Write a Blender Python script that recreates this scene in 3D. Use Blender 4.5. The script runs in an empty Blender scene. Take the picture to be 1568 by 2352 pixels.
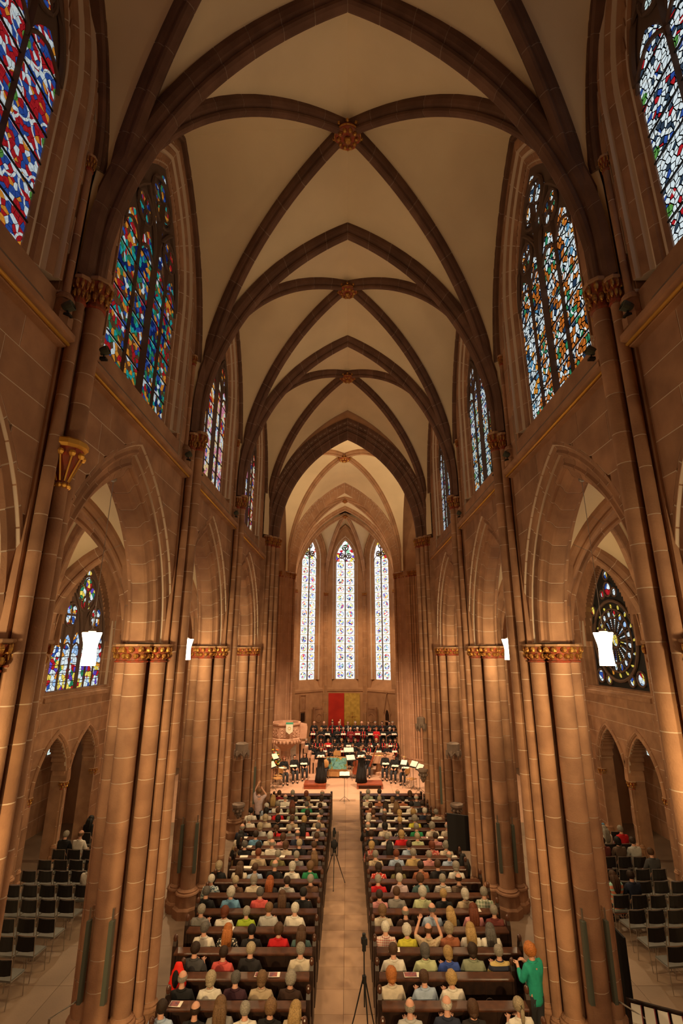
import bpy, math, random
from math import sin, cos, pi, sqrt, acos, atan2, hypot
R_ = random.Random(7)
scn = bpy.context.scene
COL = scn.collection

# ------------------------------------------------------------------ camera, world, light, exposure
EYE = 6.6
TH = .2774
cam_d = bpy.data.cameras.new('camera'); cam = bpy.data.objects.new('camera', cam_d); COL.objects.link(cam)
cam.location = (0, 0, EYE); cam.rotation_euler = (pi / 2 + TH, 0, 0)
cam_d.sensor_fit = 'HORIZONTAL'; cam_d.sensor_width = 36; cam_d.lens = 1115 / 1568 * 36
cam_d.shift_x = -14 / 1568; cam_d.clip_start = .05; cam_d.clip_end = 200
scn.camera = cam
w = bpy.data.worlds.new('world'); scn.world = w; w.use_nodes = True
w.node_tree.nodes['Background'].inputs[0].default_value = (.75, .85, 1, 1)
w.node_tree.nodes['Background'].inputs[1].default_value = 0.6
scn.view_settings.view_transform = 'Standard'; scn.view_settings.look = 'None'
scn.view_settings.exposure = 0.08; scn.view_settings.gamma = 1
scn.view_settings.use_curve_mapping = False
WARM = (1, .68, .36); CREAM = (1, .80, .56)

def area_light(name, loc, target, size, power, color=WARM, size_y=None, spread=pi):
    d = bpy.data.lights.new(name, 'AREA'); d.energy = power; d.color = color; d.size = size
    if size_y: d.shape = 'RECTANGLE'; d.size_y = size_y
    d.spread = spread
    o = bpy.data.objects.new(name, d); COL.objects.link(o); o.location = loc
    dx, dy, dz = [target[i] - loc[i] for i in range(3)]
    o.rotation_euler = (acos(max(-1, min(1, -dz / sqrt(dx*dx+dy*dy+dz*dz)))), 0, atan2(dy, dx) - pi/2)
    return o
def spot(name, loc, target, power, color=WARM, angle=100, size=.12, blend=.8):
    d = bpy.data.lights.new(name, 'SPOT'); d.energy = power; d.color = color
    d.spot_size = math.radians(angle); d.spot_blend = blend; d.shadow_soft_size = size
    o = bpy.data.objects.new(name, d); COL.objects.link(o); o.location = loc
    dx, dy, dz = [target[i] - loc[i] for i in range(3)]
    o.rotation_euler = (acos(max(-1, min(1, -dz / sqrt(dx*dx+dy*dy+dz*dz)))), 0, atan2(dy, dx) - pi/2)
    return o
# floodlights of the church: on the string courses, behind the chancel arch, in the aisles
YK = {'A': 5.75, 'B': 10.7, 'C': 15.6}
for s in (-1, 1):
    for y in (.9, 5.75, 10.7, 15.6):
        spot('floodlight_beam', (s*2.75, y + .6, 11.0), (s*-1.2, y + 4.2, 17.3), 62 if y > 2 else 32, (1, .66, .33), 125)
    spot('loft_spot', (s*2.4, -1.8, 6.2), (s*3.6, 12.0, 2.0), 3000, (1, .66, .28), 42, .12, .9)
    spot('loft_spot', (s*1.2, -1.8, 6.2), (s*1.6, 12.5, .6), 1000, (1, .66, .36), 50, .15, .9)
    spot('choir_spot', (s*2.9, 23.0, 14.0), (s*-.8, 29.5, 0.5), 7200, (1, .68, .42), 56)
    spot('choir_uplight', (s*2.9, 23.4, 11.6), (0, 29.5, 18), 640, (1, .74, .42), 100)
    spot('apse_uplight', (s*2.9, 33.8, 11.0), (0, 39, 16), 300, (1, .74, .44), 150)
    spot('apse_spot', (s*2.7, 34.0, 12.4), (s*-1.2, 41, 2.0), 1700, (1, .66, .34), 80)
    spot('nave_downlight', (s*3.0, 13.6, 11.0), (s*-.8, 11.2, 0), 560, (1, .66, .36), 100)
    spot('nave_downlight', (s*3.0, 18.2, 11.0), (s*-.8, 17.5, 0), 750, (1, .66, .36), 100)
    spot('transept_spot', (s*8.5, 24.5, 9.5), (s*6.5, 23, 0), 2000, (1, .70, .38), 120)
    for y in (8.2, 13.2, 18.3): spot('aisle_uplight', (s*5.6, y + .9, 6.3), (s*7.2, y, 10), 55, (1, .78, .46), 160)

# ------------------------------------------------------------------ materials
def nt(m):
    m.use_nodes = True; t = m.node_tree; t.nodes.clear(); return t
def N(t, ty, **kw):
    n = t.nodes.new(ty)
    for k, v in kw.items():
        if k.startswith('i_'):
            n.inputs[k[2:].replace('_', ' ')].default_value = v
        else: setattr(n, k, v)
    return n
def L(t, a, b): t.links.new(a, b)
def math_(t, op, a, b=None, c=None):
    n = t.nodes.new('ShaderNodeMath'); n.operation = op
    for i, v in enumerate((a, b, c)):
        if v is None: continue
        if isinstance(v, (int, float)): n.inputs[i].default_value = v
        else: t.links.new(v, n.inputs[i])
    return n.outputs[0]
def rgb(c): return (c[0], c[1], c[2], 1)
def pbr(name, col, rough=.8, metal=0., col2=None, scale=3., bump=.0, bscale=30., objrand=0., spec=.3, objcol=False):
    m = bpy.data.materials.new(name); t = nt(m)
    out = N(t, 'ShaderNodeOutputMaterial'); b = N(t, 'ShaderNodeBsdfPrincipled')
    L(t, b.outputs[0], out.inputs[0])
    b.inputs['Roughness'].default_value = rough; b.inputs['Metallic'].default_value = metal
    b.inputs['Specular IOR Level'].default_value = spec
    tc = N(t, 'ShaderNodeTexCoord'); g = N(t, 'ShaderNodeNewGeometry')
    src = None
    if objcol:
        oi = N(t, 'ShaderNodeObjectInfo'); src = oi.outputs['Color']
    if col2 is not None:
        nz = N(t, 'ShaderNodeTexNoise'); nz.inputs['Scale'].default_value = scale; nz.inputs['Detail'].default_value = 5
        L(t, g.outputs['Position'], nz.inputs['Vector'])
        r = N(t, 'ShaderNodeMapRange'); r.inputs[1].default_value = .35; r.inputs[2].default_value = .65
        L(t, nz.outputs['Fac'], r.inputs[0])
        mx = N(t, 'ShaderNodeMix', data_type='RGBA'); L(t, r.outputs[0], mx.inputs[0])
        mx.inputs[6].default_value = rgb(col); mx.inputs[7].default_value = rgb(col2)
        if objcol:
            mm = N(t, 'ShaderNodeMix', data_type='RGBA', blend_type='MULTIPLY'); mm.inputs[0].default_value = 1
            L(t, src, mm.inputs[6]); L(t, mx.outputs[2], mm.inputs[7]); src = mm.outputs[2]
        else: src = mx.outputs[2]
    if objrand:
        oi = N(t, 'ShaderNodeObjectInfo')
        mr = N(t, 'ShaderNodeMapRange'); mr.inputs[3].default_value = 1 - objrand; mr.inputs[4].default_value = 1 + objrand
        L(t, oi.outputs['Random'], mr.inputs[0])
        h = N(t, 'ShaderNodeHueSaturation'); L(t, mr.outputs[0], h.inputs['Value'])
        if src is None: h.inputs['Color'].default_value = rgb(col)
        else: L(t, src, h.inputs['Color'])
        src = h.outputs[0]
    if src is None: b.inputs['Base Color'].default_value = rgb(col)
    else: L(t, src, b.inputs['Base Color'])
    if bump:
        nz2 = N(t, 'ShaderNodeTexNoise'); nz2.inputs['Scale'].default_value = bscale; nz2.inputs['Detail'].default_value = 4
        L(t, g.outputs['Position'], nz2.inputs['Vector'])
        bp = N(t, 'ShaderNodeBump'); bp.inputs['Strength'].default_value = bump; bp.inputs['Distance'].default_value = .02
        L(t, nz2.outputs['Fac'], bp.inputs['Height']); L(t, bp.outputs[0], b.inputs['Normal'])
    return m
def emis(name, col, s):
    m = bpy.data.materials.new(name); t = nt(m); out = N(t, 'ShaderNodeOutputMaterial'); e = N(t, 'ShaderNodeEmission')
    e.inputs[0].default_value = rgb(col); e.inputs[1].default_value = s; L(t, e.outputs[0], out.inputs[0]); return m

STONE = pbr('red_sandstone', (.41, .222, .128), .82, col2=(.28, .145, .085), scale=2.2, bump=.25, bscale=40, objrand=.14)
STONE2 = pbr('choir_sandstone', (.47, .265, .15), .8, col2=(.37, .20, .112), scale=1.6, bump=.2, bscale=30, objrand=.1)
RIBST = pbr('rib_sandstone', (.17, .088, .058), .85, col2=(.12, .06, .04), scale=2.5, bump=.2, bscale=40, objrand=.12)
MORTAR = pbr('pale_mortar', (.62, .49, .38), .9)
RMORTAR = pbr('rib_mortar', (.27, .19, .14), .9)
PLASTER = pbr('cream_plaster', (.78, .63, .42), .9, col2=(.70, .56, .37), scale=.7)
GOLD = pbr('old_gilding', (.62, .36, .08), .38, .75, col2=(.30, .10, .03), scale=16, bump=.4, bscale=50, spec=.5)
GOLDLINE = pbr('gilt_line', (.70, .38, .07), .45, .6)
SILL = pbr('weathered_sill_stone', (.26, .19, .15), .8, col2=(.19, .14, .11), scale=3, bump=.2)
TRAC = pbr('tracery_stone', (.13, .08, .06), .8)
LEAD = pbr('lead_bar', (.015, .015, .015), .6)
FLOOR = pbr('floor_slabs', (.43, .27, .165), .55, col2=(.34, .21, .13), scale=1.1, bump=.12, bscale=25, objrand=.12, spec=.35)
FLOORB = pbr('floor_joint', (.20, .125, .08), .8)
AISLEFL = pbr('aisle_floor_slabs', (.30, .21, .145), .6, col2=(.23, .16, .11), scale=.9, bump=.12, bscale=25, objrand=.10, spec=.35)
CHFLOOR = pbr('choir_floor', (.56, .34, .23), .5, col2=(.50, .30, .20), scale=1.2, objrand=.06)
WOOD = pbr('dark_pew_wood', (.090, .034, .018), .30, col2=(.05, .018, .010), scale=9, objrand=.15, spec=.5)
WOODD = pbr('pew_side_wood', (.030, .013, .008), .45, col2=(.018, .008, .006), scale=9, spec=.4)
REDWOOD = pbr('platform_wood', (.30, .07, .03), .35, col2=(.22, .05, .02), scale=5)
LTWOOD = pbr('light_wood', (.48, .26, .10), .5, col2=(.38, .19, .07), scale=6)
BLACK = pbr('black_cloth', (.012, .011, .012), .8)
BLACKM = pbr('black_metal', (.02, .02, .02), .4, .3)
STEEL = pbr('steel_tube', (.45, .42, .38), .3, .9)
GREY = pbr('grey_upholstery', (.17, .17, .16), .85)
DARKF = pbr('dark_chair_back', (.018, .015, .014), .8)
SPK = pbr('grey_green_casing', (.085, .095, .075), .5)
PAPER = pbr('paper', (.80, .76, .66), .7)
SKIN = pbr('skin', (.62, .34, .24), .55, col2=(.55, .29, .20), scale=20)
EYE_M = pbr('eye_dark', (.02, .015, .012), .4)
LIP = pbr('lip', (.40, .10, .08), .5)
CLOTH = pbr('clothing_cloth', (1, 1, 1), .85, col2=(.84, .84, .84), scale=14, objcol=True, bump=.3, bscale=18)
HAIR = pbr('hair', (1, 1, 1), .6, col2=(.55, .55, .55), scale=70, objcol=True, bump=.5, bscale=90)
PAINT = pbr('painted_thing', (1, 1, 1), .6, objcol=True)
TROUS = pbr('dark_trousers', (.03, .03, .035), .85)
SHOE = pbr('shoe_leather', (.015, .012, .01), .4)
PULPIT = pbr('pulpit_stone', (.52, .30, .20), .75, col2=(.44, .24, .15), scale=5, bump=.3, bscale=30)
LAMP = emis('lit_lamp_glass', (1, .82, .55), 9)
REDP = pbr('red_panel', (.55, .03, .018), .6, col2=(.42, .02, .015), scale=1.5)
GOLDP = pbr('gold_leaf_panel', (.60, .40, .10), .4, .45, col2=(.44, .29, .07), scale=5)
GREEN = pbr('leaf_green', (.06, .14, .03), .7)
CANDLE = pbr('candle_wax', (.85, .75, .5), .5)

def pattern_cloth(name, kind, c1, c2, sc):
    m = bpy.data.materials.new(name); t = nt(m)
    out = N(t, 'ShaderNodeOutputMaterial'); b = N(t, 'ShaderNodeBsdfPrincipled'); L(t, b.outputs[0], out.inputs[0])
    b.inputs['Roughness'].default_value = .85
    tc = N(t, 'ShaderNodeTexCoord'); sp = N(t, 'ShaderNodeSeparateXYZ'); L(t, tc.outputs['Object'], sp.inputs[0])
    mx = N(t, 'ShaderNodeMix', data_type='RGBA'); mx.inputs[6].default_value = rgb(c1); mx.inputs[7].default_value = rgb(c2)
    if kind == 'check':
        a = math_(t, 'LESS_THAN', math_(t, 'FRACT', math_(t, 'MULTIPLY', sp.outputs[0], sc)), .45)
        c = math_(t, 'LESS_THAN', math_(t, 'FRACT', math_(t, 'MULTIPLY', sp.outputs[2], sc)), .45)
        f = math_(t, 'MULTIPLY', math_(t, 'ADD', a, c), .5)
    elif kind == 'stripe':
        f = math_(t, 'LESS_THAN', math_(t, 'FRACT', math_(t, 'MULTIPLY', sp.outputs[2], sc)), .4)
    elif kind == 'dots':
        v = N(t, 'ShaderNodeTexVoronoi'); v.inputs['Scale'].default_value = sc; L(t, tc.outputs['Object'], v.inputs['Vector'])
        f = math_(t, 'LESS_THAN', v.outputs['Distance'], .35)
    else:
        v = N(t, 'ShaderNodeTexNoise'); v.inputs['Scale'].default_value = sc; L(t, tc.outputs['Object'], v.inputs['Vector'])
        f = math_(t, 'GREATER_THAN', v.outputs['Fac'], .52)
    L(t, f, mx.inputs[0]); L(t, mx.outputs[2], b.inputs['Base Color'])
    return m
PAT = {
 'zebra': pattern_cloth('black_white_print', 'noise', (.02, .02, .02), (.75, .7, .62), 22),
 'redcheck': pattern_cloth('red_check', 'check', (.70, .62, .55), (.38, .06, .05), 26),
 'bluecheck': pattern_cloth('navy_check', 'check', (.03, .04, .07), (.35, .38, .42), 20),
 'greycheck': pattern_cloth('grey_check', 'check', (.55, .50, .44), (.22, .19, .17), 26),
 'floral': pattern_cloth('blue_floral', 'noise', (.55, .62, .62), (.08, .14, .18), 26),
 'reddots': pattern_cloth('red_dotted', 'dots', (.55, .03, .02), (.8, .72, .6), 24),
 'stripe': pattern_cloth('grey_stripe', 'stripe', (.50, .48, .44), (.22, .21, .2), 40),
 'yellowstripe': pattern_cloth('navy_yellow_stripe', 'stripe', (.02, .025, .05), (.55, .42, .16), 7),
 'browncheck': pattern_cloth('brown_check', 'check', (.14, .09, .06), (.06, .035, .025), 26),
 'plaid': pattern_cloth('pale_plaid', 'check', (.50, .52, .42), (.14, .2, .13), 14),
 'rainbow': pattern_cloth('orange_stripe', 'stripe', (.62, .22, .12), (.35, .60, .50), 9),
 'redfloral': pattern_cloth('red_floral', 'noise', (.50, .08, .07), (.6, .4, .32), 22),
 'beigeprint': pattern_cloth('beige_print', 'noise', (.5, .4, .27), (.38, .27, .17), 22),
}

def glass(name, pal1, pal2, scale, strength, axis='Y', medal=None, big=.9, lead=.035, white=(.8, .85, .82)):
    """leaded stained glass lit by the sky outside: coloured cells, dark leads, optional rings"""
    m = bpy.data.materials.new(name); t = nt(m)
    out = N(t, 'ShaderNodeOutputMaterial'); e = N(t, 'ShaderNodeEmission'); L(t, e.outputs[0], out.inputs[0])
    g = N(t, 'ShaderNodeNewGeometry'); sp = N(t, 'ShaderNodeSeparateXYZ'); L(t, g.outputs['Position'], sp.inputs[0])
    h = sp.outputs[1] if axis == 'Y' else sp.outputs[0]; z = sp.outputs[2]
    cb = N(t, 'ShaderNodeCombineXYZ'); L(t, h, cb.inputs[0]); L(t, z, cb.inputs[1])
    v = N(t, 'ShaderNodeTexVoronoi', voronoi_dimensions='2D'); v.inputs['Scale'].default_value = scale; L(t, cb.outputs[0], v.inputs['Vector'])
    ve = N(t, 'ShaderNodeTexVoronoi', voronoi_dimensions='2D', feature='DISTANCE_TO_EDGE'); ve.inputs['Scale'].default_value = scale; L(t, cb.outputs[0], ve.inputs['Vector'])
    vb = N(t, 'ShaderNodeTexVoronoi', voronoi_dimensions='2D'); vb.inputs['Scale'].default_value = big; L(t, cb.outputs[0], vb.inputs['Vector'])
    def ramp(pal, src):
        r = N(t, 'ShaderNodeValToRGB'); r.color_ramp.interpolation = 'CONSTANT'
        els = r.color_ramp.elements
        while len(els) > 1: els.remove(els[-1])
        tot = sum(p[0] for p in pal); acc = 0
        for i, (wt, c) in enumerate(pal):
            if i == 0: els[0].position = 0; els[0].color = rgb(c)
            else:
                q = els.new(acc / tot); q.color = rgb(c)
            acc += wt
        L(t, src, r.inputs[0]); return r.outputs[0]
    s1 = N(t, 'ShaderNodeSeparateColor'); L(t, v.outputs['Color'], s1.inputs[0])
    s2 = N(t, 'ShaderNodeSeparateColor'); L(t, vb.outputs['Color'], s2.inputs[0])
    a = ramp(pal1, s1.outputs[0]); b = ramp(pal2, s1.outputs[1])
    mx = N(t, 'ShaderNodeMix', data_type='RGBA'); L(t, math_(t, 'GREATER_THAN', s2.outputs[0], .5), mx.inputs[0]); L(t, a, mx.inputs[6]); L(t, b, mx.inputs[7])
    colr = mx.outputs[2]
    if medal:
        px, pz, r0, r1 = medal
        fx = math_(t, 'SUBTRACT', math_(t, 'FRACT', math_(t, 'DIVIDE', h, px)), .5)
        fz = math_(t, 'SUBTRACT', math_(t, 'FRACT', math_(t, 'DIVIDE', z, pz)), .5)
        dx = math_(t, 'MULTIPLY', fx, px); dz = math_(t, 'MULTIPLY', fz, pz)
        d = math_(t, 'SQRT', math_(t, 'ADD', math_(t, 'MULTIPLY', dx, dx), math_(t, 'MULTIPLY', dz, dz)))
        an = math_(t, 'ARCTAN2', dz, dx)
        lob = math_(t, 'MULTIPLY', math_(t, 'ABSOLUTE', math_(t, 'COSINE', math_(t, 'MULTIPLY', an, 2.0))), r1)
        d2 = math_(t, 'SUBTRACT', d, lob)
        ring = math_(t, 'LESS_THAN', math_(t, 'ABSOLUTE', math_(t, 'SUBTRACT', d2, r0)), .018)
        dot = math_(t, 'LESS_THAN', d, r0 * .42)
        m1 = N(t, 'ShaderNodeMix', data_type='RGBA'); L(t, ring, m1.inputs[0]); L(t, colr, m1.inputs[6]); m1.inputs[7].default_value = rgb(white)
        m2 = N(t, 'ShaderNodeMix', data_type='RGBA'); L(t, dot, m2.inputs[0]); L(t, m1.outputs[2], m2.inputs[6]); m2.inputs[7].default_value = rgb(medal_c.get(name, (.1, .3, .06)))
        colr = m2.outputs[2]
    ld = math_(t, 'GREATER_THAN', ve.outputs['Distance'], lead)
    nz = N(t, 'ShaderNodeTexNoise', noise_dimensions='2D'); nz.inputs['Scale'].default_value = scale * 2.3; L(t, cb.outputs[0], nz.inputs['Vector'])
    st = math_(t, 'MULTIPLY', math_(t, 'MULTIPLY', ld, strength), math_(t, 'ADD', math_(t, 'MULTIPLY', nz.outputs['Fac'], .9), .5))
    L(t, colr, e.inputs[0]); L(t, st, e.inputs[1])
    return m
medal_c = {'glass_red_medallion': (.10, .28, .05), 'glass_white_orange': (.62, .16, .02)}
RED = (.45, .015, .02); BLUE = (.03, .08, .34); WHITE = (.72, .82, .85); ORG = (.75, .28, .03); GRN = (.03, .22, .10); TEAL = (.02, .38, .36)
PUR = (.12, .06, .45); YEL = (.85, .65, .10); DKB = (.01, .02, .12); LTB = (.35, .55, .85); BRN = (.12, .05, .02); PINK = (.7, .25, .35)
G_MED = glass('glass_red_medallion', [(3, RED), (3, BLUE), (2, WHITE), (1, ORG)], [(4, RED), (2, BLUE), (1, ORG), (2, WHITE)], 12, .55, medal=(.65, .9, .20, .09), lead=.03)
G_FIG = glass('glass_figures', [(2, TEAL), (2, GRN), (2, ORG), (4, DKB), (2, BLUE), (1, WHITE), (2, BRN), (1, RED)], [(2, RED), (1, WHITE), (1, BLUE), (2, ORG), (1, TEAL), (3, BRN), (1, GRN)], 10, .55, big=1.3, lead=.03)
G_LEAF = glass('glass_white_orange', [(6, WHITE), (1, (.02, .04, .07)), (1, ORG), (1, (.1, .3, .5))], [(2, WHITE), (3, (.5, .14, .02)), (1, GRN), (1, (.02, .04, .08))], 9, .85, medal=(.62, .86, .17, .10), lead=.10)
G_WHT = glass('glass_white_scroll', [(8, WHITE), (2, (.03, .05, .08)), (1, BLUE), (1, RED)], [(6, (.6, .75, .72)), (1, ORG), (2, (.04, .08, .09)), (1, BLUE)], 13, .85, medal=(.64, .95, .18, .08), lead=.09)
G_BC = glass('glass_gold_red', [(3, RED), (2, ORG), (2, BLUE), (3, (.8, .7, .5))], [(3, (.85, .6, .3)), (2, PINK), (1, BLUE), (2, WHITE)], 8, .75, lead=.04)
G_APSE = glass('glass_apse', [(7, (1, 1, 1)), (1, LTB), (1, YEL), (1, (.9, .15, .1))], [(4, (1, 1, 1)), (1, PUR), (1, RED), (1, YEL), (1, (.3, .6, .4))], 4.2, 1.5, axis='X', big=1.3, lead=.035)
def panel_glass(name, strength, hw, hh):
    m = bpy.data.materials.new(name); t = nt(m)
    out = N(t, 'ShaderNodeOutputMaterial'); e = N(t, 'ShaderNodeEmission'); L(t, e.outputs[0], out.inputs[0])
    tc = N(t, 'ShaderNodeTexCoord'); sp = N(t, 'ShaderNodeSeparateXYZ'); L(t, tc.outputs['Object'], sp.inputs[0]); oi = N(t, 'ShaderNodeObjectInfo')
    x = math_(t, 'DIVIDE', sp.outputs[0], hw); z = math_(t, 'SUBTRACT', math_(t, 'DIVIDE', sp.outputs[2], hh), 1.)
    ax, az = math_(t, 'ABSOLUTE', x), math_(t, 'ABSOLUTE', z)
    ad = N(t, 'ShaderNodeVectorMath', operation='ADD'); L(t, tc.outputs['Object'], ad.inputs[0]); rs = math_(t, 'MULTIPLY', oi.outputs['Random'], 37.)
    cb = N(t, 'ShaderNodeCombineXYZ'); L(t, rs, cb.inputs[0]); L(t, rs, cb.inputs[1]); L(t, cb.outputs[0], ad.inputs[1])
    v = N(t, 'ShaderNodeTexVoronoi'); v.inputs['Scale'].default_value = 11; L(t, ad.outputs[0], v.inputs['Vector'])
    s1 = N(t, 'ShaderNodeSeparateColor'); L(t, v.outputs['Color'], s1.inputs[0])
    r = N(t, 'ShaderNodeValToRGB'); r.color_ramp.interpolation = 'CONSTANT'; els = r.color_ramp.elements
    pal = [(1, .95, .9), (.75, .05, .04), (.9, .55, .1), (.12, .08, .5), (1, 1, 1), (.03, .05, .1), (.3, .5, .35), (.95, .8, .3), (.35, .5, .9)]
    els[0].color = rgb(pal[0]); els[1].position = .11; els[1].color = rgb(pal[1])
    for i in range(2, 9): q = els.new(i/9); q.color = rgb(pal[i])
    L(t, math_(t, 'FRACT', math_(t, 'ADD', s1.outputs[0], math_(t, 'MULTIPLY', oi.outputs['Random'], 3.7))), r.inputs[0])
    d = math_(t, 'ADD', math_(t, 'MULTIPLY', ax, ax), math_(t, 'MULTIPLY', az, az))
    fig = math_(t, 'LESS_THAN', d, .42)
    mx = N(t, 'ShaderNodeMix', data_type='RGBA'); L(t, fig, mx.inputs[0]); mx.inputs[6].default_value = (1, 1, 1, 1); L(t, r.outputs[0], mx.inputs[7])
    band = math_(t, 'MULTIPLY', math_(t, 'GREATER_THAN', az, .84), math_(t, 'GREATER_THAN', math_(t, 'FRACT', math_(t, 'MULTIPLY', x, 3.)), .4))
    m2 = N(t, 'ShaderNodeMix', data_type='RGBA'); L(t, band, m2.inputs[0]); L(t, mx.outputs[2], m2.inputs[6]); m2.inputs[7].default_value = (.75, .55, .2, 1)
    ring = math_(t, 'LESS_THAN', math_(t, 'ABSOLUTE', math_(t, 'SUBTRACT', d, .5)), .07)
    edge = math_(t, 'GREATER_THAN', ax, .93)
    st = math_(t, 'MULTIPLY', math_(t, 'SUBTRACT', 1., math_(t, 'MULTIPLY', math_(t, 'MAXIMUM', ring, edge), .8)), strength)
    L(t, m2.outputs[2], e.inputs[0]); L(t, st, e.inputs[1]); return m
G_APSE2 = panel_glass('glass_apse_panels', 1.35, .375, .345)
G_AISL = glass('glass_aisle_left', [(4, WHITE), (2, LTB), (1, BLUE), (1, RED), (1, ORG)], [(3, WHITE), (2, YEL), (2, RED), (1, PUR), (1, GRN)], 6, .95, lead=.05)
G_ROSE = glass('glass_rose', [(6, WHITE), (2, LTB), (1, YEL)], [(2, YEL), (3, WHITE), (1, RED), (1, BLUE)], 4, .95, lead=.04)
G_YEL = glass('glass_yellow', [(3, YEL), (1, WHITE)], [(2, YEL), (1, ORG)], 6, .8, lead=.04)
G_CLR = glass('glass_clear', [(1, (.8, .9, .85))], [(1, (.75, .9, .85))], 5, 1.0, lead=.03)

# ------------------------------------------------------------------ mesh helpers
def link(o, parent=None):
    COL.objects.link(o)
    if parent is not None: o.parent = parent
    return o
def meshdata(name, V, Fc, mats, smooth=False, fm=None):
    me = bpy.data.meshes.new(name); me.from_pydata([tuple(v) for v in V], [], [tuple(f) for f in Fc])
    if not isinstance(mats, (list, tuple)): mats = [mats]
    for m in mats: me.materials.append(m)
    if fm: me.polygons.foreach_set('material_index', fm)
    if smooth: me.polygons.foreach_set('use_smooth', [True] * len(me.polygons))
    me.update(); return me
def obj(name, me, parent=None, loc=(0, 0, 0), rz=0., sc=(1, 1, 1), rot=None):
    o = bpy.data.objects.new(name, me); o.location = loc
    o.rotation_euler = rot if rot else (0, 0, rz); o.scale = sc
    return link(o, parent)
def tag(o, label=None, cat=None, group=None, kind=None):
    if label: o['label'] = label
    if cat: o['category'] = cat
    if group: o['group'] = group
    if kind: o['kind'] = kind
    return o
def empty(name, loc=(0, 0, 0), rz=0., parent=None):
    o = bpy.data.objects.new(name, None); o.location = loc; o.rotation_euler = (0, 0, rz); o.empty_display_size = .2
    return link(o, parent)
def copy_tree(o, parent=None):
    c = o.copy(); COL.objects.link(c); c.parent = parent
    for ch in o.children: copy_tree(ch, c)
    return c

class MB:
    def __init__(s): s.V = []; s.F = []; s.M = []; s.mi = 0
    def add(s, V, Fc):
        b = len(s.V); s.V += [tuple(v) for v in V]; s.F += [tuple(i + b for i in f) for f in Fc]; s.M += [s.mi] * len(Fc); return s
    def box(s, x0, x1, y0, y1, z0, z1):
        return s.add([(x0, y0, z0), (x1, y0, z0), (x1, y1, z0), (x0, y1, z0), (x0, y0, z1), (x1, y0, z1), (x1, y1, z1), (x0, y1, z1)],
              [(3, 2, 1, 0), (4, 5, 6, 7), (0, 1, 5, 4), (1, 2, 6, 5), (2, 3, 7, 6), (3, 0, 4, 7)])
    def lathe(s, prof, n=16, c=(0, 0, 0), sx=1, sy=1, a0=0.):
        V = []; Fc = []
        for r, z in prof:
            for k in range(n):
                a = a0 + 2 * pi * k / n; V.append((c[0] + sx * r * cos(a), c[1] + sy * r * sin(a), c[2] + z))
        for i in range(len(prof) - 1):
            for k in range(n):
                k2 = (k + 1) % n; Fc.append((i*n + k, i*n + k2, (i+1)*n + k2, (i+1)*n + k))
        Fc.append(tuple(range(n - 1, -1, -1))); Fc.append(tuple((len(prof) - 1) * n + k for k in range(n)))
        return s.add(V, Fc)
    def tube(s, pts, r, n=8, closed=False):
        m = len(pts); V = []; Fc = []
        rr = r if isinstance(r, (list, tuple)) else [r] * m
        for i, p in enumerate(pts):
            if closed: a, b = pts[i - 1], pts[(i + 1) % m]
            else: a, b = pts[max(0, i - 1)], pts[min(m - 1, i + 1)]
            d = [b[j] - a[j] for j in range(3)]; l = sqrt(sum(q*q for q in d)) or 1; d = [q / l for q in d]
            up = (0, 0, 1) if abs(d[2]) < .9 else (0, 1, 0)
            u = [d[1]*up[2] - d[2]*up[1], d[2]*up[0] - d[0]*up[2], d[0]*up[1] - d[1]*up[0]]; l = sqrt(sum(q*q for q in u)) or 1; u = [q / l for q in u]
            v = [u[1]*d[2] - u[2]*d[1], u[2]*d[0] - u[0]*d[2], u[0]*d[1] - u[1]*d[0]]
            for k in range(n):
                an = 2 * pi * k / n
                V.append(tuple(p[j] + rr[i] * (cos(an) * u[j] + sin(an) * v[j]) for j in range(3)))
        for i in range(m if closed else m - 1):
            i2 = (i + 1) % m
            for k in range(n):
                k2 = (k + 1) % n; Fc.append((i*n + k, i*n + k2, i2*n + k2, i2*n + k))
        if not closed: Fc.append(tuple(range(n - 1, -1, -1))); Fc.append(tuple((m - 1) * n + k for k in range(n)))
        return s.add(V, Fc)
    def ball(s, c, r, n=8, m=6, sz=(1, 1, 1)):
        prof = [(max(.001, r * sin(pi * i / m)), -r * cos(pi * i / m)) for i in range(m + 1)]
        V = []; Fc = []
        for a, z in prof:
            for k in range(n): V.append((c[0] + sz[0] * a * cos(2*pi*k/n), c[1] + sz[1] * a * sin(2*pi*k/n), c[2] + sz[2] * z))
        for i in range(m):
            for k in range(n): k2 = (k + 1) % n; Fc.append((i*n + k, i*n + k2, (i+1)*n + k2, (i+1)*n + k))
        return s.add(V, Fc)
    def prism(s, poly, z0, z1, f=None):
        """poly: 2-D outline extruded z0..z1; f maps (a, b, z) to a point"""
        n = len(poly); f = f or (lambda a, b, z: (a, b, z))
        V = [f(a, b, z0) for a, b in poly] + [f(a, b, z1) for a, b in poly]
        Fc = [tuple(range(n - 1, -1, -1)), tuple(range(n, 2 * n))] + [(i, (i + 1) % n, n + (i + 1) % n, n + i) for i in range(n)]
        return s.add(V, Fc)
    def data(s, name, mats, smooth=False): return meshdata(name, s.V, s.F, mats, smooth, s.M if isinstance(mats, (list, tuple)) else None)
    def build(s, name, mats, parent=None, smooth=False, **k): return obj(name, s.data(name, mats, smooth), parent, **k)

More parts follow.
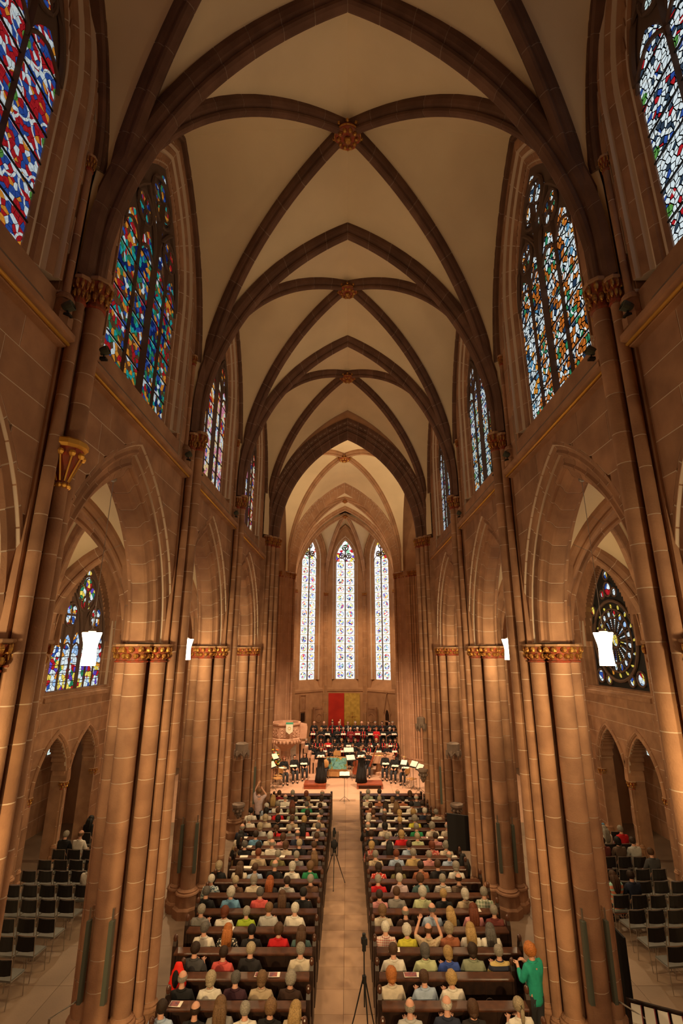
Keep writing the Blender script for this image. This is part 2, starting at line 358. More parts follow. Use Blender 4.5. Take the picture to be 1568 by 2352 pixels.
# pointed arch geometry: half span a, rise h, centres at -+c
class Arch:
    def __init__(s, a, h): s.a, s.h = a, h; s.R = (a*a + h*h) / (2*a); s.c = s.R - a
    def pt(s, side, t, d=0.):
        r = s.R + d; pm = acos(max(-1, min(1, s.c / r))); p = t * pm
        return side * (-s.c + r * cos(p)), r * sin(p)
    def z(s, u, d=0.):
        r = s.R + d; q = abs(u) + s.c
        return sqrt(r*r - q*q) if q < r else None
    def u(s, z, d=0.):
        r = s.R + d
        return max(0., -s.c + sqrt(max(0, r*r - z*z)))
    def top(s, d=0.): return sqrt((s.R + d)**2 - s.c**2)

def sweep_piece(arch, side, t0, t1, prof, f, n=3, inset=0.):
    V = []; Fc = []; k = len(prof)
    for i in range(n + 1):
        t = t0 + (t1 - t0) * i / n
        for w_, d in prof:
            u, z = arch.pt(side, t, d); V.append(f(u, w_, z))
    for i in range(n):
        for j in range(k):
            j2 = (j + 1) % k; q = (i*k + j, i*k + j2, (i+1)*k + j2, (i+1)*k + j)
            Fc.append(q if side > 0 else q[::-1])
    e0 = tuple(range(k)); e1 = tuple(n*k + j for j in range(k))
    Fc.append(e0[::-1]); Fc.append(e1)
    return V, Fc
def inset(prof, e):
    cw = sum(p[0] for p in prof) / len(prof); cd = sum(p[1] for p in prof) / len(prof)
    out = []
    for a, b in prof:
        l = hypot(a - cw, b - cd) or 1; out.append((a - e*(a - cw)/l, b - e*(b - cd)/l))
    return out
def arch_rib(name, arch, prof, f, nv, mat, mortar, parent, cache=None, off=(0, 0, 0), gap=.008, sides=(-1, 1), part='voussoir'):
    """an arch = mortar core mesh with voussoir children; cache keeps the shared meshes"""
    if cache is not None and 'core' in cache: core_me, vs = cache['core'], cache['vs']
    else:
        m = MB(); pi_ = inset(prof, .007)
        for s in sides:
            V, Fc = sweep_piece(arch, s, 0, 1, pi_, f, nv * 2); m.add(V, Fc)
        core_me = m.data(name + '_core', mortar, True if False else False)
        vs = []
        for s in sides:
            ln = arch.R * acos(arch.c / arch.R); g = gap / ln
            for k in range(nv):
                V, Fc = sweep_piece(arch, s, k / nv + g, (k + 1) / nv - g, prof, f, 3)
                vs.append(meshdata(part, V, Fc, mat))
        if cache is not None: cache['core'], cache['vs'] = core_me, vs
    core = obj(name, core_me, parent, loc=off)
    for me in vs: obj(part, me, core)
    return core

# ------------------------------------------------------------------ nave walls, arcade, clerestory
Xw, Xc = 3.75, 4.2           # nave wall face, arcade centre plane
BAYS = [(.8, 5.75), (5.75, 10.7), (10.7, 15.6), (15.6, 21.15)]
ZS_ARC = 6.74                # arcade springing
ARC_P = [(-.45, .62), (-.45, .57), (-.41, .55), (-.37, .48), (-.395, .43), (-.36, .385), (-.31, .38), (-.27, .33), (-.27, .25), (-.305, .21), (-.285, .16), (-.23, .155), (-.19, .10), (-.165, .03), (-.12, 0)]
ARC_P = ARC_P + [(-a, b) for a, b in reversed(ARC_P)]
def bay_arch(y0, y1):
    a = (y1 - y0) / 2 - .72
    return Arch(a, 2.86 if a < 2 else 2.9)
WIN_A, WIN_H, WIN_ZS, WIN_SILL = 1.31, 2.6, 14.2, 11.27
JAMB = .46
WR = Arch(2.15, 4.15); WR_ZS = 13.45       # wall rib
def blocks(wall, x, sgn, y0, y1, z0, z1, low, high, course=.44, mean=.95, depth=.05):
    """ashlar on plane X = x: real blocks over a mortar backing"""
    back = MB(); nrow = max(1, round((z1 - z0) / course)); ch = (z1 - z0) / nrow; cnt = 0
    for r in range(nrow):
        za, zb = z0 + r * ch, z0 + (r + 1) * ch
        y = y0 + (0 if r % 2 else -.45)
        while y < y1 - .01:
            ln = mean * R_.uniform(.8, 1.25); ya, yb = max(y0, y), min(y1, y + ln); y += ln
            if yb - ya < .03: continue
            n = 12; run = []; segs = []
            for i in range(n + 1):
                q = ya + (yb - ya) * i / n; lo = max(za, low(q)); hi = min(zb, high(q))
                if hi - lo > .012: run.append((q, lo, hi))
                elif run: segs.append(run); run = []
            if run: segs.append(run)
            for sg in segs:
                if len(sg) < 2: continue
                def simp(pts):
                    out = [pts[0]]
                    for i in range(1, len(pts) - 1):
                        (xa, va), (xb, vb), (xn, vn) = out[-1], pts[i], pts[i + 1]
                        if abs(vb - (va + (vn - va) * (xb - xa) / (xn - xa))) > .002: out.append(pts[i])
                    out.append(pts[-1]); return out
                lo = simp([(a, b) for a, b, c in sg]); hi = simp([(a, c) for a, b, c in sg])
                poly = lo + hi[::-1]
                back.prism(poly, x + sgn * .004, x + sgn * .07, lambda a, b, z: (z, a, b))
                g = .0075; cy = sum(p[0] for p in poly) / len(poly); cz = sum(p[1] for p in poly) / len(poly)
                sh = [(a - g * (1 if a > cy else -1), b - g * (1 if b > cz else -1)) for a, b in poly]
                m = MB(); j = R_.uniform(-.002, .001)
                m.prism(sh, x + j, x + sgn * depth, lambda a, b, z: (z, a, b))
                m.build('stone_block', STONE, wall); cnt += 1
    if back.F: back.build('mortar_bed', MORTAR, wall)
    return cnt
BIG = 1e6
CACHE = {}
win_n = [0]
STYLES = {(-1, 0): G_MED, (-1, 1): G_FIG, (-1, 2): G_BC, (-1, 3): G_BC, (1, 0): G_WHT, (1, 1): G_LEAF, (1, 2): G_WHT, (1, 3): G_WHT}

def ring_pts(cy, cz, r, n=20, lob=0, k=4, ph=0., x=0.):
    return [(x, cy + (r + lob * abs(cos(k * (2*pi*i/n + ph) / 2))) * cos(2*pi*i/n), cz + (r + lob * abs(cos(k * (2*pi*i/n + ph) / 2))) * sin(2*pi*i/n)) for i in range(n)]

def arch_poly(a, zs, arch, n=8):
    p = [arch.pt(1, i / n) for i in range(n + 1)] + [arch.pt(-1, i / n) for i in range(n - 1, -1, -1)]
    return [(u, zs + z) for u, z in p]

def lancet_window(name, loc, rz, a, h, sill, zs, gm, lights=4, frame_w=.32, rows=6, jamb_prof=None, xdir=1, tracery='quatre', parent_kind=True, matf=None, bars=True, course=.55):
    """window in its own frame: local x = along wall, local y = outward (glass at y=0), jamb splays towards -y"""
    w_ = empty(name, loc, rz); tag(w_, kind='structure')
    A = Arch(a, h); matf = matf or STONE
    JP = jamb_prof or [(0.02, 0), (-.02, .0), (-.05, .05), (-.04, .10), (-.09, .13), (-.12, .20), (-.10, .25), (-.16, .28), (-.20, .36), (-.19, .40), (-.26, .42), (-.27, .46), (.02, .46)]
    f = lambda u, wv, z: (u, wv, zs + z)
    ar = arch_rib('window_arch', A, JP, f, 6, matf, MORTAR, w_)
    # straight jambs in courses
    nj = max(1, round((zs - sill) / course)); jh = (zs - sill) / nj
    for s in (-1, 1):
        key = ('jamb', a, round(jh, 3), s, id(matf))
        if key not in CACHE:
            m = MB(); P = [(s * (a + d), wv) for wv, d in JP]
            if s < 0: P = P[::-1]
            m.prism(P, .006, jh - .006); CACHE[key] = m.data('jamb_stone', matf)
        mm = MB(); P = [(s * (a + d), wv) for wv, d in inset(JP, .007)]
        if s < 0: P = P[::-1]
        mm.prism(P, sill, zs); cr = mm.build('jamb', MORTAR, w_)
        for k in range(nj): obj('jamb_stone', CACHE[key], cr, loc=(0, 0, sill + k * jh))
    # glass: one pane per light between saddle bars, plus the head
    lw = 2 * a / lights
    rh = (zs - .1 - sill) / rows
    pm = CACHE.get(('pane', gm.name, lw, round(rh, 3)))
    if not pm:
        m = MB(); m.box(-lw/2 + .012, lw/2 - .012, -.006, .006, .012, rh - .012); pm = m.data('pane', gm); CACHE[('pane', gm.name, lw, round(rh, 3))] = pm
    m = MB(); m.prism([(u, z) for u, z in [(-a, zs - .1), (a, zs - .1)] + arch_poly(a, zs, A)], .0, .008, lambda q, b, z: (q, z, b))
    if lights >= 4:
        m.build('tracery_plate', TRAC, w_)
        def gpane(poly): MB().prism(poly, -.014, -.004, lambda q, b, z: (q, z, b)).build('head_pane', gm, w_)
        disc = lambda cx, cz, r: gpane([(cx + r*cos(2*pi*i/12), cz + r*sin(2*pi*i/12)) for i in range(12)])
        for i in range(lights):
            cx = -a + lw * (i + .5); B = Arch(lw*.42, lw * .85); tall = 0 if (i in (0, lights - 1) or lights > 4 and i != 2) else .1
            gpane([(cx - lw*.42, zs - .14), (cx + lw*.42, zs - .14), (cx + lw*.42, zs - .12 + tall)] + [(cx + u, zs - .12 + tall + z) for u, z in [B.pt(1, q/5) for q in range(1, 6)] + [B.pt(-1, q/5) for q in range(4, -1, -1)]])
        for s_ in (-1, 1):
            for q in range(4):
                an = q * pi/2 + pi/4; disc(s_ * a/2 + a*.125*cos(an), zs + a*.62 + a*.125*sin(an), a*.115)
            disc(s_ * a * .12, zs + a * .80, a*.06)
        for q in range(4):
            an = q * pi/2; disc(a*.19*cos(an), zs + h*.63 + a*.19*sin(an), a*.165)
        disc(0, zs + h*.86, a*.09); disc(-a*.36, zs + h*.60, a*.05); disc(a*.36, zs + h*.60, a*.05)
    else: m.build('head_pane', G_APSE if gm is G_APSE2 else gm, w_)
    for i in range(lights):
        for k in range(rows): obj('pane', pm, w_, loc=(-a + lw * (i + .5), 0, sill + rh * k))
    if bars:
        m = MB()
        for k in range(1, rows + 1): m.box(-a, a, -.03, -.012, sill + rh * k - .010, sill + rh * k + .010)
        m.build('saddle_bar', LEAD, w_)
    # mullions
    for i in range(1, lights):
        x = -a + lw * i; big = (i * 2 == lights); r = .055 if big else .03
        top = zs + (A.z(x) or 0) * (.62 if big else .35)
        m = MB(); m.prism([(x - r, .0), (x, -r*2.2), (x + r, 0), (x, .05)][::-1], sill, top); m.build('mullion', TRAC, w_)
    # tracery
    m = MB()
    y_ = -.03
    def arc(cx, z0, aa, hh, r):
        B = Arch(aa, hh); pts = [(cx + u, y_, z0 + z) for u, z in [B.pt(1, i/8) for i in range(9)] + [B.pt(-1, i/8) for i in range(7, -1, -1)]]
        m.tube(pts, r, 6)
    for i in range(lights): arc(-a + lw * (i + .5), zs - .25, lw/2, lw * .62, .03)
    if lights >= 4:
        for s in (-1, 1):
            arc(s * a/2, zs - .1, a/2, a * 1.16, .05)
            c = (s * a/2, zs + a * .62)
            m.tube([(p[1], y_, p[2]) for p in ring_pts(c[0], c[1], a * .24, 20)], .035, 6, True)
            for q in range(4):
                an = q * pi/2 + pi/4
                m.tube([(p[1], y_, p[2]) for p in ring_pts(c[0] + a*.13*cos(an), c[1] + a*.13*sin(an), a*.11, 10)], .022, 5, True)
        c = (0, zs + h * .63)
        m.tube([(p[1], y_, p[2]) for p in ring_pts(c[0], c[1], a * .38, 22)], .045, 6, True)
        for q in range(4):
            an = q * pi/2
            m.tube([(p[1], y_, p[2]) for p in ring_pts(c[0] + a*.19*cos(an), c[1] + a*.19*sin(an), a*.15, 10)], .025, 5, True)
    elif lights == 2 and tracery == 'quatre':
        for q, (cx, cz, rr) in enumerate([(0, h*.62, .30), (-.30*a/.78, h*.22, .26), (.30*a/.78, h*.22, .26)]):
            for k in range(3):
                an = pi/2 + k * 2*pi/3
                m.tube([(p[1], y_, p[2]) for p in ring_pts(cx + rr*.42*a*cos(an), zs + cz + rr*.42*a*sin(an), rr*.5*a, 10)], .03, 5, True)
            m.tube([(p[1], y_, p[2]) for p in ring_pts(cx, zs + cz, rr*a*1.1, 16)], .035, 6, True)
    m.build('tracery', TRAC, w_)
    # slim shaft on each side with gilt capital
    return w_

def cap_mesh(name, r, h, mats, n=10, tiers=2):
    """leafy capital for a shaft of radius r: base z=0, abacus at h"""
    m = MB(); m.mi = 0
    m.lathe([(r*1.02, 0), (r*1.18, h*.04), (r*1.18, h*.09), (r*1.0, h*.13), (r*.98, h*.3), (r*1.15, h*.6), (r*1.45, h*.84)], 12)
    m.mi = 1
    for t_ in range(tiers):
        for k in range(n):
            a = 2*pi*(k + .5 * t_)/n; rr = r*(1.16 + .26*t_); z = h*(.36 + .34*t_)
            m.ball((rr*cos(a), rr*sin(a), z), r*.30, 6, 4, (1, 1, .95 + .2*t_))
            m.tube([(r*1.0*cos(a), r*1.0*sin(a), z - h*.16), (rr*.98*cos(a), rr*.98*sin(a), z - h*.02)], [r*.10, r*.16], 5)
    m.mi = 2
    m.lathe([(r*1.5, h*.86), (r*1.62, h*.90), (r*1.62, h*.97), (r*1.55, h)], 8, a0=pi/8)
    return m.data(name, mats)
CAPRED = pbr('capital_red_ground', (.34, .05, .02), .7, col2=(.20, .08, .04), scale=12)
ABAC = pbr('abacus_stone', (.42, .24, .13), .6)
CAPS = [CAPRED, GOLD, ABAC]
UCAP = cap_mesh('capital', 1.0, 2.0, CAPS)
SCAPS = [STONE2, PULPIT, ABAC]
def base_mesh():
    m = MB()
    m.lathe([(1.75, 0), (1.75, .8), (1.55, .95), (1.42, 1.0), (1.36, 1.9), (1.34, 2.0)], 8, a0=pi/8)
    m.lathe([(1.05, 2.0), (1.48, 2.02), (1.55, 2.12), (1.50, 2.24), (1.28, 2.32), (1.32, 2.42), (1.12, 2.52), (1.0, 2.6)], 16)
    return m.data('shaft_base', STONE)
UBASE = base_mesh()
def drum_mesh():
    V = []; Fc = []; n = 14
    for z in (0, 1):
        for k in range(n): V.append((cos(2*pi*k/n), sin(2*pi*k/n), z))
    for k in range(n): Fc.append((k, (k+1) % n, n + (k+1) % n, n + k))
    me = meshdata('drum', V, Fc, STONE, True); return me
UDRUM = drum_mesh()
UDRUM2 = UDRUM.copy(); UDRUM2.materials[0] = STONE2
def core_cyl():
    V = []; Fc = []; n = 14
    for z in (0, 1):
        for k in range(n): V.append((cos(2*pi*k/n), sin(2*pi*k/n), z))
    for k in range(n): Fc.append((k, (k+1) % n, n + (k+1) % n, n + k))
    return meshdata('shaft', V, Fc, MORTAR, True)
UCORE = core_cyl()
def shaft(par, x, y, r, z0, z1, cap=0, base=True, drum=UDRUM, heights=None):
    """one shaft: mortar core with drums, optional base and capital"""
    zb = z0
    if base:
        bh = .62 if r > .1 else .5
        obj('shaft_base', UBASE, par, loc=(x, y, z0), sc=(r if r > .08 else .08, r if r > .08 else .08, bh / 2.6)); zb = z0 + bh
    zt = z1 - cap
    s = obj('shaft', UCORE, par, loc=(x, y, zb), sc=(r - .004, r - .004, zt - zb))
    hs = heights or HS
    z = zb; i = 0
    while z < zt - .02:
        h = hs[i % len(hs)]; i += 1; ze = min(zt, z + h)
        if zt - ze < .15: ze = zt
        d = bpy.data.objects.new('drum', drum); COL.objects.link(d); d.parent = s
        sz = zt - zb; sr = r / (r - .004)
        d.location = (0, 0, (z + .006 - zb) / sz); d.scale = (sr, sr, (ze - z - .012) / sz)
        z = ze
    if cap: obj('capital', UCAP, par, loc=(x, y, zt), sc=(r, r, cap / 2))
    return s
HS = [.52, .44, .60, .41, .55, .48, .63, .43, .50, .57, .40, .54, .61]

def clustered_pier(sx, yk, label, corbel=False, east=True):
    p = empty('clustered_pier', (sx * Xc, yk, 0)); tag(p, label, kind='structure')
    S = [(0, -.62, .20), (.35*-1, -.38, .15), (.35, -.38, .15), (.55, -.14, .095), (-.53, -.24, .05)]
    if east: S += [(0, .62, .20), (-.35, .38, .15), (.35, .38, .15)]
    for dx, dy, r in S:
        shaft(p, sx * dx, dy, r, 0, 6.72, cap=.36 if r > .1 else .3, base=True)
    # core
    P = [(-.55, -.12), (-.40, -.14), (-.25, -.18), (-.12, -.36), (.12, -.36), (.25, -.18), (.56, -.10), (.56, .10), (.25, .18), (.12, .36), (-.12, .36), (-.25, .18), (-.40, .14), (-.55, .12)]
    P = [(sx * a, b) for a, b in P]
    if sx < 0: P = P[::-1]
    m = MB(); m.prism(P, 0, 6.74); m.build('pier_core', STONE, p)
    # tall vault shafts
    for dx, dy, r in ((-.57, -.21, .075), (-.57, .21, .075)):
        shaft(p, sx * dx, dy, r, 0, 11.5, cap=.42)
    if corbel:
        shaft(p, sx * -.68, 0, .12, 9.15, 11.6, cap=.48, base=False)
        shaft(p, sx * -.61, 0, .09, 0, 8.6, cap=0)
        m = MB(); m.mi = 0
        m.lathe([(.05, -.55), (.09, -.5), (.07, -.42), (.10, -.3), (.17, -.12), (.19, 0)], 12)
        m.mi = 1
        for k in range(9):
            a = 2*pi*k/9; m.ball((.19*cos(a), .19*sin(a), -.08), .045, 6, 4); m.ball((.08*cos(a), .08*sin(a), -.48), .035, 6, 4)
            m.tube([(.07*cos(a), .07*sin(a), -.42), (.19*cos(a), .19*sin(a), -.1)], .012, 4)
        m.mi = 2; m.lathe([(.20, 0), (.24, .03), (.24, .09), (.2, .12)], 12)
        m.build('corbel', [CAPRED, GOLDLINE, GOLDLINE], p, loc=(sx * -.62, 0, 9.05))
    else:
        shaft(p, sx * -.66, 0, .12, 0, 11.6, cap=.48)
    # pilaster strip behind the tall shafts and small wall-rib shafts
    m = MB(); m.box(-.1, .1, -.3, .3, 6.7, 11.3); m.build('pilaster', STONE, p, loc=(sx * -.38, 0, 0))
    for dy in (-.36, .36):
        shaft(p, sx * -.47, dy, .05, 10.62, 13.5, cap=.28, base=True)
    return p

walls = {}
for sx, nm in ((-1, 'left'), (1, 'right')):
    wl = empty('wall_' + nm, (0, 0, 0)); tag(wl, kind='structure'); walls[sx] = wl
    for bi, (y0, y1) in enumerate(BAYS):
        A = bay_arch(y0, y1); yc = (y0 + y1) / 2; yw = yc + (.26 if bi == 0 else 0)
        low = lambda q, A=A, yc=yc: (ZS_ARC + (A.z(q - yc, .62) or -BIG)) if A.z(q - yc, .62) else -BIG
        # spandrel between arcade and string course
        e = .30
        blocks(wl, sx * Xw, sx, y0 + e, y1 - e, 6.75, 10.40, low, lambda q: BIG)
        # clerestory zone under the wall rib
        wa = Arch(WIN_A, WIN_H)
        wr = Arch((y1 - y0) / 2 - .33, 4.15)
        lo2 = lambda q, yc=yw: (WIN_ZS + (wa.z(q - yc, JAMB) or 0)) if abs(q - yc) < WIN_A + JAMB else -BIG
        hi2 = lambda q, yc=yc, wr=wr: WR_ZS + ((wr.z(q - yc, .15) or 0))
        blocks(wl, sx * Xw, sx, y0 + e, y1 - e, 10.55, 17.75, lo2, hi2, course=.6, mean=1.0)
        # solid masonry behind the ashlar (leaves the openings free)
        m = MB(); n = 60
        for i in range(n):
            qa, qb = y0 + (y1 - y0) * i / n, y0 + (y1 - y0) * (i + 1) / n; q = (qa + qb) / 2
            z0 = max(6.74, low(q)); m.box(sx*Xw + (sx*.03), sx * 4.65, qa, qb, z0, 11.1)
            if abs(q - yw) > WIN_A + JAMB: m.box(sx*Xw + sx*.06, sx * 4.3, qa, qb, 11.1, 18.6)
            elif abs(q - yw) > WIN_A + .1: m.box(sx*4.03, sx * 4.3, qa, qb, 11.1, WIN_ZS + .9); m.box(sx*Xw + sx*.2, sx * 4.3, qa, qb, WIN_ZS + .9, 18.6)
            else:
                zt = WIN_ZS + (wa.z(q - yw, .1) or 0); m.box(sx*Xw + sx*.2, sx * 4.3, qa, qb, zt, 18.6)
        m.build('rubble_core', STONE, wl)
        # arcade arch
        cc = CACHE.setdefault(('arc', sx, round(y1 - y0, 3)), {})
        f = lambda u, wv, z, sx=sx: (sx * wv, u, z)
        ar = arch_rib('arcade_arch', A, ARC_P, f, 9, STONE, MORTAR, wl, cc, off=(sx * Xc, yc, ZS_ARC))
        # window
        win_n[0] += 1
        lancet_window('window_%d' % win_n[0], (sx * 4.02, yw, 0), -sx * pi/2, WIN_A, WIN_H, WIN_SILL, WIN_ZS, STYLES[(sx, bi)], 4)
        # sill slope under the window
        tr = empty('trim_%d' % win_n[0]); tag(tr, kind='structure')
        m = MB(); P = [(3.62, 10.52), (3.72, 10.72), (4.04, 11.27), (4.2, 11.27), (4.2, 10.5), (3.75, 10.5)]
        m.prism([(sx * a, b) for a, b in P], yc - 1.78, yc + 1.78, lambda a, b, z: (a, z, b)); m.build('sill', SILL, tr)
        m = MB(); P = [(3.76, 10.36), (3.66, 10.38), (3.62, 10.44), (3.55, 10.46), (3.55, 10.54), (3.62, 10.60), (3.76, 10.74)]
        m.prism([(sx * a, b) for a, b in P], y0 + .28, y1 - .28, lambda a, b, z: (a, z, b)); m.build('string_course', STONE, tr)
        m = MB(); m.tube([(sx * 3.615, y0 + .3, 10.40), (sx * 3.615, y1 - .3, 10.40)], .024, 8); m.build('gilded_fillet', GOLDLINE, tr, smooth=True)
        # floodlight fixture on the ledge
        for q in (y0 + .55, y1 - .42):
            if q < 5 or q > 16: continue
            fl = empty('floodlight', (sx * 3.62, q, 10.74))
            tag(fl, '-', 'floodlight', 'floodlights on the string courses')
            fl['label'] = 'small dark floodlight on %s ledge at %s edge of %s clerestory window' % (nm, 'near' if q < yc else 'far', ('first', 'second', 'third', 'fourth')[bi])
            m = MB(); m.box(-.05, .05, -.04, .04, 0, .03); m.tube([(0, 0, .03), (0, 0, .1)], .012, 6); m.build('bracket', BLACKM, fl)
            m = MB(); m.lathe([(.05, -.07), (.065, -.02), (.07, .06), (.06, .065), (.055, .0)], 12); m.build('housing', SPK, fl, rot=(0, -sx * 1.2, 0), loc=(0, 0, .15))

lbl = {(-1, 'A'): 'nearest clustered pier on the left with gilded corbel', (1, 'A'): 'nearest clustered pier on the right edge',
       (-1, 'B'): 'second clustered pier on the left rising beside the red jacket', (1, 'B'): 'second clustered pier on the right behind the woman in green',
       (-1, 'C'): 'third clustered pier on the left beside the middle pews', (1, 'C'): 'third clustered pier on the right beside the black screen'}
for k, y in YK.items():
    for sx in (-1, 1): clustered_pier(sx, y, lbl[(sx, k)], corbel=(k == 'A' and sx == -1))

# ------------------------------------------------------------------ vaults
ceil_ = empty('ceiling'); tag(ceil_, kind='structure')
RIB_P = [(-.045, 0), (-.085, .025), (-.095, .07), (-.075, .11), (-.13, .15), (-.165, .22), (-.17, .34)]
RIB_P = RIB_P + [(-a, b) for a, b in reversed(RIB_P)]
DIA_P = [(a * .86, b * .9) for a, b in RIB_P]
def vault_web(par, xc, a, ya, yb, zs, At, Ad_a, Ad_b, ym, wl_a, D=.26, mat=PLASTER, wr=None, wr_zs=None, xw=None, stilt=0.):
    """four cells lofted between transverse, diagonal and wall curves"""
    n = 18; k = 6
    def loft(ca, cb):
        m = MB(); V = []; Fc = []
        for i in range(n + 1):
            t = i / n; t = 1 - (1 - t) ** 1.6
            p, q = ca(t), cb(t)
            for j in range(k + 1):
                s = j / k; bulge = .07 * sin(pi * s) * (t ** .5)
                V.append((p[0] + (q[0]-p[0])*s, p[1] + (q[1]-p[1])*s, p[2] + (q[2]-p[2])*s + bulge))
        for i in range(n):
            for j in range(k): Fc.append((i*(k+1)+j, i*(k+1)+j+1, (i+1)*(k+1)+j+1, (i+1)*(k+1)+j))
        m.add(V, Fc); m.build('vault_web', mat, par, smooth=True)
    for s in (-1, 1):
        for y_e, y_m, Ad in ((ya, ym, Ad_a), (yb, ym, Ad_b)):
            Lh = hypot(a, y_m - y_e)
            def diag(t, s=s, y_e=y_e, y_m=y_m, Ad=Ad, Lh=Lh):
                zt = (Ad.top(D) + stilt) * t
                u = (Ad.a + D) if zt < stilt else Ad.u(zt - stilt, D)
                u = min(u, Lh)
                return (xc + s * a * u / Lh, y_m + (y_e - y_m) * u / Lh, zs + zt)
            def trans(t, s=s, y_e=y_e):
                z = At.top(D) * t; return (xc + s * min(At.u(z, D), a + .05), y_e, zs + z)
            loft(diag, trans)
            def wallc(t, s=s, y_e=y_e, y_m=y_m):
                ztop = wr_zs + wr.top(.1); z = zs + (ztop - zs) * t
                u = wr.a + .05 if z < wr_zs else wr.u(z - wr_zs, .1)
                return (xc + s * xw, y_m + (1 if y_e > y_m else -1) * min(u, abs(y_e - y_m)), z)
            loft(diag, wallc)
def boss(par, loc, r):
    m = MB(); m.mi = 0; m.lathe([(r*.6, .12), (r*.95, .06), (r, 0), (r*.9, -.04), (r*.5, -.06)][::-1], 18)
    m.mi = 1; m.tube([(r*.97*cos(2*pi*i/20), r*.97*sin(2*pi*i/20), -.0) for i in range(20)], .018, 6, True)
    for k in range(10):
        a = 2*pi*k/10; m.ball((r*.66*cos(a), r*.66*sin(a), -.05), r*.19, 7, 5); m.ball((r*1.08*cos(a+.3), r*1.08*sin(a+.3), .07), r*.15, 6, 4)
    m.ball((0, 0, -.09), r*.3, 8, 6)
    m.build('boss', [CAPRED, GOLD], par, loc=loc)
ZS_V = 11.55
STILT = .55
AT = Arch(3.5, 5.88)
def rib_pair(par, name, xc, a, ya, yb, zs, hd, nv, mat, prof, stilt, off_m=0.):
    ym = (ya + yb) / 2; out = []
    for y_e in (ya, yb):
        Lh = hypot(a, ym - y_e); A = Arch(Lh, hd - stilt); out.append(A)
        for s in (-1, 1):
            dx, dy = s * a / Lh, (y_e - ym) / Lh
            f = lambda u, wv, z, dx=dx, dy=dy: (xc + dx*u - dy*wv, ym + dy*u + dx*wv, zs + stilt + z)
            r = arch_rib(name, A, prof, f, nv, mat, RMORTAR, par, sides=(1,))
            if stilt > 0:
                m = MB(); P = [(Lh + d, wv) for wv, d in prof]
                m.prism(P, -stilt, 0.01, lambda u, wv, z: f(u, wv, z)); m.build('rib_springer', mat, r)
    return out
NV = []
for bi, (y0, y1) in enumerate(BAYS):
    b = empty('vault_bay', parent=None); b.name = 'vault_bay'; b.parent = ceil_
    cc = CACHE.setdefault('trans', {})
    yb = y1
    if bi < 3:
        f = lambda u, wv, z: (u, wv, z)
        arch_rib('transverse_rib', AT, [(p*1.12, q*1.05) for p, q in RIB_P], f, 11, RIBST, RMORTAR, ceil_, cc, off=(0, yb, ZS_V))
    hd = 6.22
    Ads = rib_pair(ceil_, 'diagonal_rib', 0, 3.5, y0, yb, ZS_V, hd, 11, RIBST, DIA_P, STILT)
    wrA = Arch((yb - y0) / 2 - .3, 4.15)
    vault_web(ceil_, 0, 3.5, y0, yb, ZS_V, AT, Ads[0], Ads[1], (y0 + yb) / 2, 2.1, wr=wrA, wr_zs=WR_ZS, xw=3.72, stilt=STILT)
    boss(ceil_, (0, (y0 + yb) / 2, ZS_V + hd - .03), .30)
    bpy.data.objects.remove(b)
    for sx in (-1, 1):
        WP = [(-.06, 0), (-.09, .04), (-.06, .09), (-.10, .12), (-.11, .2), (.1, .2), (.1, 0)]
        f = lambda u, wv, z, sx=sx: (sx * -wv * -1, u, z)
        arch_rib('wall_rib', wrA, WP, (lambda u, wv, z, sx=sx: (sx * wv, u, z)), 7, RIBST, RMORTAR, ceil_, CACHE.setdefault(('wr', sx, round(yb-y0, 2)), {}), off=(sx * 3.74, (y0 + yb) / 2, WR_ZS))

